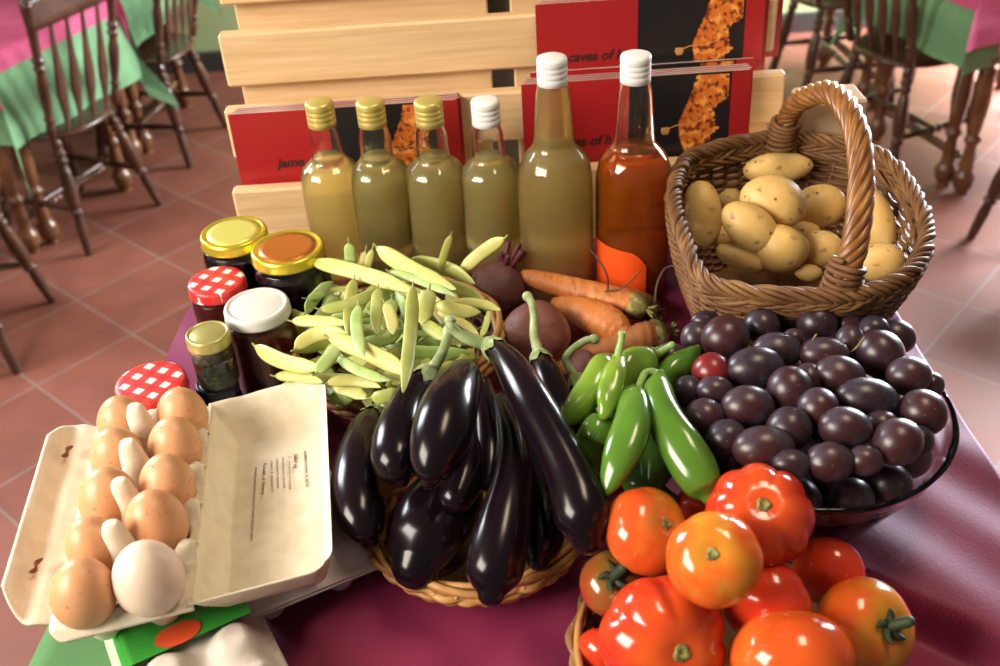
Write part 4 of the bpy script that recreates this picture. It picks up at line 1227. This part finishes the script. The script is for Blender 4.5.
def carrot(lst, label, m_='carrot', crown=None, seed=0):
    pts, rs = px_path(lst, 10)
    rnd = random.Random(seed)
    t = thing('carrot', label, 'carrot', root_of(pts, rs), 0, 'carrots before the tall bottles')
    lf = lambda t_, ph: 1 + .02*math.sin(60*t_+2*math.sin(ph)) + .03*math.sin(3*ph+seed+t_*4)
    part('root', tube(pts, rs, 22, lobes=lf), m_, t)
    if crown:
        e = pts[-1]; d = (pts[-1]-pts[-4]).normalized(); r = rs[-1]
        mb = MB()
        cap_ = lathe([(r*1.12, -.006), (r*1.16, 0), (r*1.0, r*.5), (r*.55, r*.95), (0, r*1.05)], 20, lambda ph, z: 1+.07*math.sin(5*ph))
        mb.merge(cap_.xf(axis_matrix(e, d)))
        for q in range(6):
            a = q*1.05
            x_, y_ = d.orthogonal().normalized(), None
            y_ = d.cross(x_)
            o_ = (x_*math.cos(a) + y_*math.sin(a))
            mb.merge(tube([e + d*r*.9 + o_*.002, e + d*(r*1.1+.003) + o_*.004, e + d*(r*1.2+.006) + o_*.0065], .0016, 6))
        part('crown', mb, 'carrot_crown', t)
    return t
carrot([(526, 276, .075, 7), (540, 280, .075, 9.5), (565, 287, .074, 11.5), (595, 295, .072, 13), (622, 302, .070, 13.5), (636, 306, .069, 12)], 'long orange carrot lying at the back, its crown to the right', 'carrot', True, 1)
carrot([(556, 303, .062, 6), (564, 306, .064, 10), (580, 312, .066, 15), (602, 321, .066, 18), (616, 329, .064, 16), (623, 334, .062, 11)], 'thick short orange carrot in front of the long one', 'carrot', None, 2)
carrot([(600, 292, .050, 6), (625, 297, .052, 10), (643, 303, .052, 11), (650, 307, .052, 9)], 'brownish carrot end peeping out behind the long carrot', 'carrot_brown', True, 3)
carrot([(586, 352, .050, 8), (602, 351, .052, 12), (625, 343, .054, 14), (645, 336, .056, 15), (657, 333, .056, 12)], 'earthy brown carrot beside the glass bowl, its crown to the right', 'carrot_brown', True, 4)
carrot([(548, 366, .035, 8), (565, 362, .036, 12), (590, 362, .036, 14), (610, 362, .034, 12)], 'carrot buried lowest, under the earthy brown one', 'carrot', None, 5)
def twig(lst, label, r=.0011):
    q = catmull([tuple(A(*p)) for p in lst], 6)
    m = len(q)
    return solo('dry_rootlet', tube(q, [r*(1.2-.6*i/m) for i in range(m)], 7), 'twig', label, 'rootlet', 'thin dry rootlets')
twig([(608, 291, .085), (607, 276, .105), (600, 262, .120), (592, 252, .130), (583, 245, .138)], 'thin dark dry rootlet curling up against the amber bottle')
twig([(606, 291, .086), (620, 289, .092), (631, 281, .100), (640, 271, .108)], 'thin dry rootlet lying across the painted orange refraction patch')
twig([(655, 303, .070), (657, 285, .085), (663, 271, .098), (671, 266, .102), (680, 268, .104), (684, 274, .10)], 'pale bent twig end looping beside the potato basket', .0013)

# ------------------------------------------------------------------ beans
def bean(x0, y0, x1, y1, h0, h1, bend, wpx, m_, label, group, seed=0):
    rnd = random.Random(seed)
    dx, dy = x1-x0, y1-y0; L_ = math.hypot(dx, dy)
    nx, ny = -dy/L_, dx/L_
    lst = []
    for t_ in (0, .05, .12, .22, .4, .58, .72, .82, .90, .96, 1):
        k = bend*4*t_*(1-t_)
        r = 1.02*wpx/2*(.30 + .70*min(1, (t_/.16))**.6)*(.16 + .84*min(1, (1-t_)/.26)**.75)
        lst.append((x0+dx*t_+nx*k, y0+dy*t_+ny*k, h0+(h1-h0)*t_, r))
    pts, rs = px_path(lst, 4)
    t = thing('bean_pod', label, 'bean', root_of(pts, rs), 0, group)
    nb = rnd.randint(5, 8)
    vd = (pts[len(pts)//2]-CAM).normalized()
    tg = (pts[-1]-pts[0]).normalized()
    ref = tg.cross(vd).normalized()
    an = rnd.uniform(-.45, .45); ref = (ref*math.cos(an) + vd*math.sin(an))
    part('pod', tube(pts, rs, 12, .27, ref=ref, lobes=lambda t_, ph: 1 + .05*math.sin(2*PI*nb*t_)*abs(math.sin(ph))), m_, t)
    d = (pts[0]-pts[2]).normalized()
    q = catmull([tuple(pts[0]), tuple(pts[0]+d*.003), tuple(pts[0]+d*.006+V((0, 0, .0015)))], 3)
    part('stalk_end', tube(q, [max(.0007, rs[0]*.5)]*len(q), 6), 'bean_tip', t)
    return t
B_ = 'bean'; G_ = 'bean_green'
beans = [
 (313,262,414,292,.142,.150,-3,16,B_,'long pale bean lying across the top left of the heap'),
 (378,248,455,289,.156,.150,3,17,B_,'yellowish bean across the top of the heap, its dark tip to the left'),
 (410,262,474,283,.140,.136,-5,16,B_,'whitish bean behind the yellowish top one'),
 (451,236,440,272,.190,.135,1,8,B_,'thin bean standing upright before the third gold capped bottle'),
 (503,239,458,276,.175,.132,3,13,B_,'bright green bean pointing up to the right, before the small white capped bottle'),
 (391,272,455,296,.150,.148,-2,9,G_,'narrow green edged bean under the yellowish top one'),
 (440,283,481,299,.138,.126,-2,11,B_,'bean whose tip points right at the dark beetroot, under the whitish one'),
 (413,287,403,392,.168,.160,-2,14,B_,'long straight bean standing down the middle of the heap'),
 (429,290,422,324,.158,.150,0,17,B_,'broad yellow bean half just right of the straight middle one'),
 (378,289,377,334,.150,.146,1,12,B_,'short yellow bean hanging upright left of the straight middle one'),
 (385,304,393,334,.148,.144,-2,13,B_,'stubby yellow bean beside the straight middle one'),
 (322,309,378,288,.152,.150,5,12,B_,'curved bean arching under the long top left one'),
 (349,244,351,268,.165,.138,0,11,G_,'dark green bean tip standing up at the back left'),
 (365,252,358,276,.152,.130,0,7,B_,'thin bean tip between the dark green tip and the bottle'),
 (372,250,364,280,.155,.132,0,7,B_,'slender bean tip leaning beside the yellowish top one'),
 (306,312,333,282,.125,.128,-3,12,G_,'deep green bean sticking out at the upper left edge of the heap'),
 (308,298,326,294,.132,.128,0,7,G_,'small green bean end at the upper left edge'),
 (293,321,348,324,.128,.136,-1,12,B_,'pale bean pointing left above the curved whitish one'),
 (290,312,312,318,.110,.120,3,12,B_,'blunt bean end beside the white lidded jar'),
 (296,348,345,333,.126,.140,-7,15,B_,'curved whitish bean at the left of the heap'),
 (256,347,322,367,.118,.128,6,16,B_,'leftmost curved bean reaching out over the white lidded jar'),
 (330,338,412,376,.152,.150,-3,18,B_,'large pale bean slanting down across the lower left of the heap'),
 (358,306,364,356,.158,.158,4,13,G_,'whitish green bean bent downwards at the left of the middle'),
 (354,280,349,338,.146,.148,2,12,B_,'upright pale bean under the long top left one'),
 (317,372,340,342,.142,.148,1,14,G_,'broad shiny green bean end at the lower left'),
 (338,357,390,380,.138,.136,4,11,G_,'green bean curving under the large pale slanting one'),
 (276,376,322,382,.104,.116,-2,11,B_,'yellow bean just behind the lid of the egg carton'),
 (328,383,380,387,.118,.118,-4,11,B_,'wavy yellow bean low at the front'),
 (334,388,367,398,.108,.106,-2,13,B_,'short yellow bean above the basket rim'),
 (330,396,352,400,.100,.098,1,12,G_,'dull green bean low beside the carton lid'),
 (455,303,500,310,.138,.130,-3,10,B_,'yellow bean with a curved tip at the right edge of the heap'),
 (437,304,480,312,.140,.134,2,13,B_,'broad pale bean under the curved tipped one at the right'),
 (481,336,488,311,.120,.130,2,7,B_,'thin yellow bean hanging at the right edge'),
 (438,312,478,334,.134,.122,-2,9,B_,'narrow yellow bean slanting down at the right'),
 (417,322,446,340,.138,.132,-2,14,B_,'pale bean half hidden right of the straight middle one'),
 (362,342,402,330,.140,.140,4,13,G_,'green bean below the stubby yellow one'),
 (388,348,470,352,.124,.120,3,15,G_,'long green bean lying behind the aubergine stems'),
 (384,374,418,388,.128,.124,-2,12,B_,'yellow bean below the large slanting one, at its right'),
 (448,326,462,303,.128,.134,0,9,B_,'short bean crossing the narrow yellow one at the right'),
 (372,398,402,390,.110,.114,2,14,B_,'broad bean lying lowest at the front right'),
 (396,284,440,300,.140,.144,3,13,B_,'yellow bean under the narrow green edged one'),
 (405,300,412,330,.140,.140,0,14,G_,'dark green bean behind the straight middle one'),
 (392,300,384,330,.135,.135,0,16,G_,'dark green bean in the gap left of the straight middle one'),
]
for i, b in enumerate(beans):
    bean(*b[:9], b[9], 'bean pods in the cane basket', i)
rnd = random.Random(5)
for i in range(60):
    a = rnd.uniform(0, PI); cxp, cyp = rnd.gauss(382, 44), rnd.gauss(340, 26)
    cxp = min(455, max(322, cxp)); cyp = min(385, max(290, cyp))
    L_ = rnd.uniform(30, 44)
    h = rnd.uniform(.078, .124)
    bean(cxp-L_*math.cos(a), cyp-L_*.6*math.sin(a), cxp+L_*math.cos(a), cyp+L_*.6*math.sin(a), h, h+rnd.uniform(-.01, .01), rnd.uniform(-5, 5), rnd.uniform(12, 16), B_ if i % 3 else G_, 'bean pod buried inside the heap of beans', 'bean pods buried in the heap', 100+i)

# ------------------------------------------------------------------ egg cartons
UD = V((-.100, .995, 0)).normalized(); VD = V((UD.y, -UD.x, 0))
EO = V((-.3045, .640, TBL))
tcNL, tcNR, tcFR, tcFL = A(44, 640, .098), A(192, 603, .098), A(213, 402, .098), A(100, 411, .098)
def ep(u, v, z):
    p = tcNL.lerp(tcNR, v/.116+.5).lerp(tcFL.lerp(tcFR, v/.116+.5), u/.270+.5)
    return V((p.x, p.y, TBL + z))
egL = [(83, 592), (94, 545), (108, 498), (117, 455), (122, 422)]
egR = [(148, 577), (156, 522), (167, 484), (175, 445), (182, 414)]
EH = .118
TR = .098            # tray rim height above the table
oc = thing('egg_carton', 'open pulp egg carton holding ten eggs, lid turned back to the right', 'carton', ep(0, 0, .055))
US = [-.101, -.0505, 0, .0505, .101]
def tray(u_, v_):
    u, v = (u_-.5)*.270, (v_-.5)*.116
    z = TR
    du = min(abs(u-k) for k in US); dv = min(abs(v-.0245), abs(v+.0245))
    d = math.hypot(du, dv)
    inside = (abs(u) < .127 and abs(v) < .050)
    z -= .040*smooth01((.0275-d)/.020)
    if inside:
        for k in (-.0757, -.0252, .0252, .0757):
            q = math.hypot((u-k)/.0125, (v+.002)/.0175)
            z += .047*smooth01((1.25-q)/.95)
        for k in (-.126, .126):
            q = math.hypot((u-k)/.012, v/.012); z += .004*smooth01(1.2-q)
    # tabs between eggs on the hinge side
    if v > .030:
        for k in (-.0757, -.0252, .0252, .0757):
            q = math.hypot((u-k)/.011, (v-.050)/.013); z += .012*smooth01((1.2-q)/.9)
    z += .004*smooth01((abs(u)-.128)/.006)*0
    cr_ = .016
    uu, vv = u, v
    if abs(u) > .135-cr_ and v < -(.058-cr_):
        eu, ev = abs(u)-(.135-cr_), abs(v)-(.058-cr_)
        m_ = max(eu, ev); q = math.hypot(eu, ev)
        if q > 0: uu = math.copysign(.135-cr_ + eu*m_/q, u); vv = math.copysign(.058-cr_ + ev*m_/q, v)
    z -= .006*smooth01((abs(uu)-.128)/.007) + .003*smooth01((abs(vv)-.053)/.005)*(1 if v < 0 else 0)
    return ep(uu, vv, z)
part('tray', sheet(150, 70, tray, .0028), 'pulp', oc)
# cup bottoms below the rim: same sheet shows them from below
def flap(u_, v_):
    u, v = (u_-.5)*.232, v_*.044
    if v_ > .35:
        lim = .5 - .5*(max(0, v_-.35)/.65)**2.2*.26
        u = (u_-.5)*2*.116*(lim/.5)
    z = TR - .004 + .020*v_**1.3 + .002*math.sin(u_*14)*v_*(1-v_)*2 - .004*math.exp(-((v_-.55)/.18)**2)
    return ep(u, -.0565 - v*.92, z)
fl = part('front_flap', sheet(50, 16, flap, .0022), 'pulp', oc)
for uu in (.30, -.28):
    q = [ep(uu*.232+.006, -.0565-.016, TR+.0085), ep(uu*.232+.001, -.0565-.020, TR+.0095), ep(uu*.232-.005, -.0565-.0185, TR+.0098), ep(uu*.232-.008, -.0565-.022, TR+.011)]
    part('latch_slot', tube(catmull([tuple(p) for p in q], 5), [.0012+.0022*math.sin(PI*i/15) for i in range(16)], 8, .4), 'slot', oc, sub=fl)
# the turned back lid: shallow dish, hinge side at v=+.056
LW, LL = .112, .262
lidN, lidF = ep(-.134, .0535, .0972), ep(.134, .0535, .0972)
lidNo, lidFo = A(333, 566, .104), A(325, 373, .112)
lup = V((0, 0, 1))
def lid_pt(u_, v_):
    """u_ 0 near .. 1 far, v_ 0 hinge .. 1 outer"""
    a = lidN.lerp(lidF, u_); b = lidNo.lerp(lidFo, u_)
    p = a.lerp(b, v_)
    eu = min(u_, 1-u_)*.255; ev = min(v_, 1-v_)*.13
    sl = .020
    dep = .032*min(1, eu/sl if u_ < .5 else eu/(sl*1.7), ev/(.026 if v_ < .5 else .012))
    k = min(1, max(0, (eu/ (sl if u_ < .5 else sl*1.7)))); 
    # octagon corners
    cdist = (eu + ev)
    dep = min(dep, .032*max(0, cdist-.006)/.030)
    if u_ > .8:                       # two egg shaped facets in the far wall
        for vc in (.30, .74):
            q = math.hypot((v_-vc)/.20, (u_-.93)/.085)
            dep += .005*smooth01(1.1-q)
    # rounded outer corners
    cc = V((0, 0, 0))
    r_ = .022
    if eu < r_ and ev < r_ and v_ > .5:
        x_, y_ = r_-eu, r_-ev
        m_ = max(x_, y_); q = math.hypot(x_, y_)
        du, dv = (x_ - x_*m_/q), (y_ - y_*m_/q)
        cu = (b-a).normalized(); cl = (lidF-lidN).normalized()
        cc = cl*(du if u_ < .5 else -du) - cu*dv
    return p + cc + V((0, 0, -dep))
lid = part('lid', sheet(90, 60, lid_pt, .0024), 'pulp', oc)
# print on the lid panel: reads from far to near, first line nearest the outer edge
pn = lambda x, y: A(x, y, .073)
def lid_text(txt, x0, y0, x1, y1, size, m_, bold):
    a, b = pn(x0, y0), pn(x1, y1)
    mb = text_mesh(txt, size, 0, .00008, bold)
    wd = max(v.x for v in mb.v)
    d = (b-a); d.z = 0; L_ = d.length; d.normalize()
    up = V((-d.y, d.x, 0))
    k = L_/wd
    mb.v = [V((a.x, a.y, TBL+.0752)) + d*(v.x*k) + up*v.y + V((0, 0, v.z)) for v in mb.v]
    part('printed_text', mb, m_, oc, True, False, sub=lid)
lid_text('NORMA COMAS AL BOTS', 304, 453, 306, 489, .0036, 'print_bold', .0000)
lid_text('Gabor mg', 294.5, 456, 294.5, 470, .0042, 'print_bold', .0001)
lid_text('1. mnenarenanes', 288.5, 458, 290, 491, .0038, 'print', .00003)
lid_text('nmaenanre nanaes', 282.5, 459, 284, 490, .0038, 'print', .00003)
lid_text('nenamre nanen', 276.5, 461, 277.5, 490, .0038, 'print', .00003)
lid_text('nam 1 nenanm', 271.0, 463, 272, 494, .0038, 'print', .00003)
lid_text('Rendel   1 Granny', 264.0, 465, 262, 497, .0040, 'print_bold', .00005)
lid_text('menanren nmae nanerna nenanmer nanenare nmenanar nenam', 255.5, 469, 251, 543, .0036, 'print', .00003)
# eggs
rowa = ['at the near end', 'second from the near end', 'in the middle', 'second from the far end', 'at the far end']
def egg(c, R, L_, tilt, m_, lab):
    mtx = axis_matrix(c, tilt)
    def fn(th, ph):
        z = math.cos(th)
        r = R*math.sin(th)*(1 - .10*z)
        return mtx @ V((r*math.cos(ph), r*math.sin(ph), L_*z*.5))
    return solo('egg', blob(30, 22, fn), m_, lab, 'egg', 'eggs in the open carton')
rnd = random.Random(2)
for side, lst in ((-1, egL), (1, egR)):
    for k, (x, y) in enumerate(lst):
        white = side == 1 and k == 0
        c = A(x, y, EH)
        R = (.0262 if white else (.0235, .0215, .0235, .0225, .0215)[k] if side < 0 else (0, .0242, .0228, .0228, .0222)[k])
        lab = 'cream white egg, the largest, at the near end of the open carton' if white else f'brown egg in the {"outer" if side < 0 else "lid side"} row of the open carton, {rowa[k]}'
        egg(c, R, R*2.42, V((rnd.uniform(-.12, .12), rnd.uniform(-.12, .12), 1)), 'egg_pale' if white else 'egg', lab)

# closed grey carton under the turned back lid
def closed_carton(origin, d, length, width, name_label, h_tray, h_lid, mats, bumps=True):
    d = V(d).normalized(); n_ = V((d.y, -d.x, 0))
    t = thing('egg_carton', name_label, 'carton', origin, 0)
    def lo(u_, v_):
        u, v = (u_-.5)*length, (v_-.5)*width
        cu = min(abs(u - (k-2)*length/5.2) for k in range(5)); cv = min(abs(v-width*.24), abs(v+width*.24))
        z = h_tray - (h_tray-.004)*smooth01((.026 - math.hypot(cu, cv))/.020)
        ed = min(.5*length-abs(u), .5*width-abs(v))
        z = max(z, h_tray - .6*max(0, ed)*3) if ed < .004 else z
        return origin + d*u + n_*v + V((0, 0, z))
    part('tray', sheet(90, 40, lo, .0025), mats[0], t)
    def hi(u_, v_):
        u, v = (u_-.5)*length, (v_-.5)*width
        ed = min(.5*length-abs(u), .5*width-abs(v))
        z = h_tray + .003 + (h_lid-h_tray)*smooth01(ed/.020)
        if bumps:
            cu = min(abs(u - (k-2)*length/5.2) for k in range(5)); cv = min(abs(v-width*.24), abs(v+width*.24))
            z += .013*smooth01((.0255-math.hypot(cu, cv))/.017) * smooth01(ed/.02)
        return origin + d*u + n_*v + V((0, 0, z))
    l_ = part('lid', sheet(90, 40, hi, .0022), mats[1], t)
    return t, d, n_, hi, l_
ga, gb = A(262, 598, .045), A(378, 551, .045)
gd = (gb-ga); gd.z = 0; gd.normalize()
gl = V((-gd.y, gd.x, 0))
gw = .128
go = gb - gd*(gw*.5) + gl*.116; go.z = TBL+.003
closed_carton(go, gl, .255, gw, 'closed grey pulp egg carton beneath the turned back lid', .036, .056, ('pulp_grey', 'pulp_grey'), False)
# carton with the green label, lowest and nearest
ca, cb_ = A(144, 664, .05), A(258, 613, .05)
dW = (cb_-ca); dW.z = 0; dW.normalize()
dL = V((dW.y, -dW.x, 0))                      # long axis, towards the viewer
Rf = A(256, 598, .045) - dL*.040
GW, GL_ = .112, .26
co = Rf - dW*(GW/2) + dL*(GL_/2); co.z = TBL+.003
gt, gd2, gn2, hi2, lid2 = closed_carton(co, dL, GL_, GW, 'closed egg carton with a green label, lowest at the near left', .030, .042, ('pulp_grey', 'pulp_grey'), True)
Lb = (A(200, 638, .05) - co); Lb.z = 0; Lb = Lb.dot(dL) + .006
def lbl(u0, u1, v0, v1, nu, nv, off):
    def f(a, b):
        u, v = u0+(u1-u0)*a, v0+(v1-v0)*b
        vv = v/GW+.5; uu = u/GL_+.5
        z = max(hi2(min(1, max(0, uu)), min(1, max(0, vv))).z, TBL+.0585)
        if abs(v) > GW*.5-.007: z = TBL + .0585 - (abs(v)-GW*.5+.007)*2.2
        return V((co.x + gd2.x*u + gn2.x*v, co.y + gd2.y*u + gn2.y*v, z + off))
    return grid(nu, nv, f)
lb2 = part('label', lbl(-GL_/2+.004, Lb, -GW*.5+.010, GW*.5-.001, 12, 40, .0012), 'label_green', gt, True, True, 'green paper label')
part('label_edge', lbl(-GL_/2+.004, Lb+.05, GW*.5-.001, GW*.5+.006, 12, 6, .0014), 'label_pale', gt, True, True, sub=lb2)
ov = A(178, 634, .06)
pl_ = V((ov.x-co.x, ov.y-co.y, 0)); ou, ovv = pl_.dot(gd2), pl_.dot(gn2)
def oval(u0, v0, ru, rv, m_, nm, off):
    n = 32
    vs = [V((co.x+gd2.x*u0+gn2.x*v0, co.y+gd2.y*u0+gn2.y*v0, TBL+.0600+off))]
    for k in range(n):
        u, v = u0+ru*math.cos(2*PI*k/n), v0+rv*math.sin(2*PI*k/n)
        vs.append(V((co.x+gd2.x*u+gn2.x*v, co.y+gd2.y*u+gn2.y*v, TBL+.0600+off)))
    part(nm, MB().add(vs, [(0, 1+k, 1+(k+1) % n) for k in range(n)]), m_, gt, True, False, sub=lb2)
oval(ou, ovv, .011, .018, 'label_red', 'printed_oval', .0006)
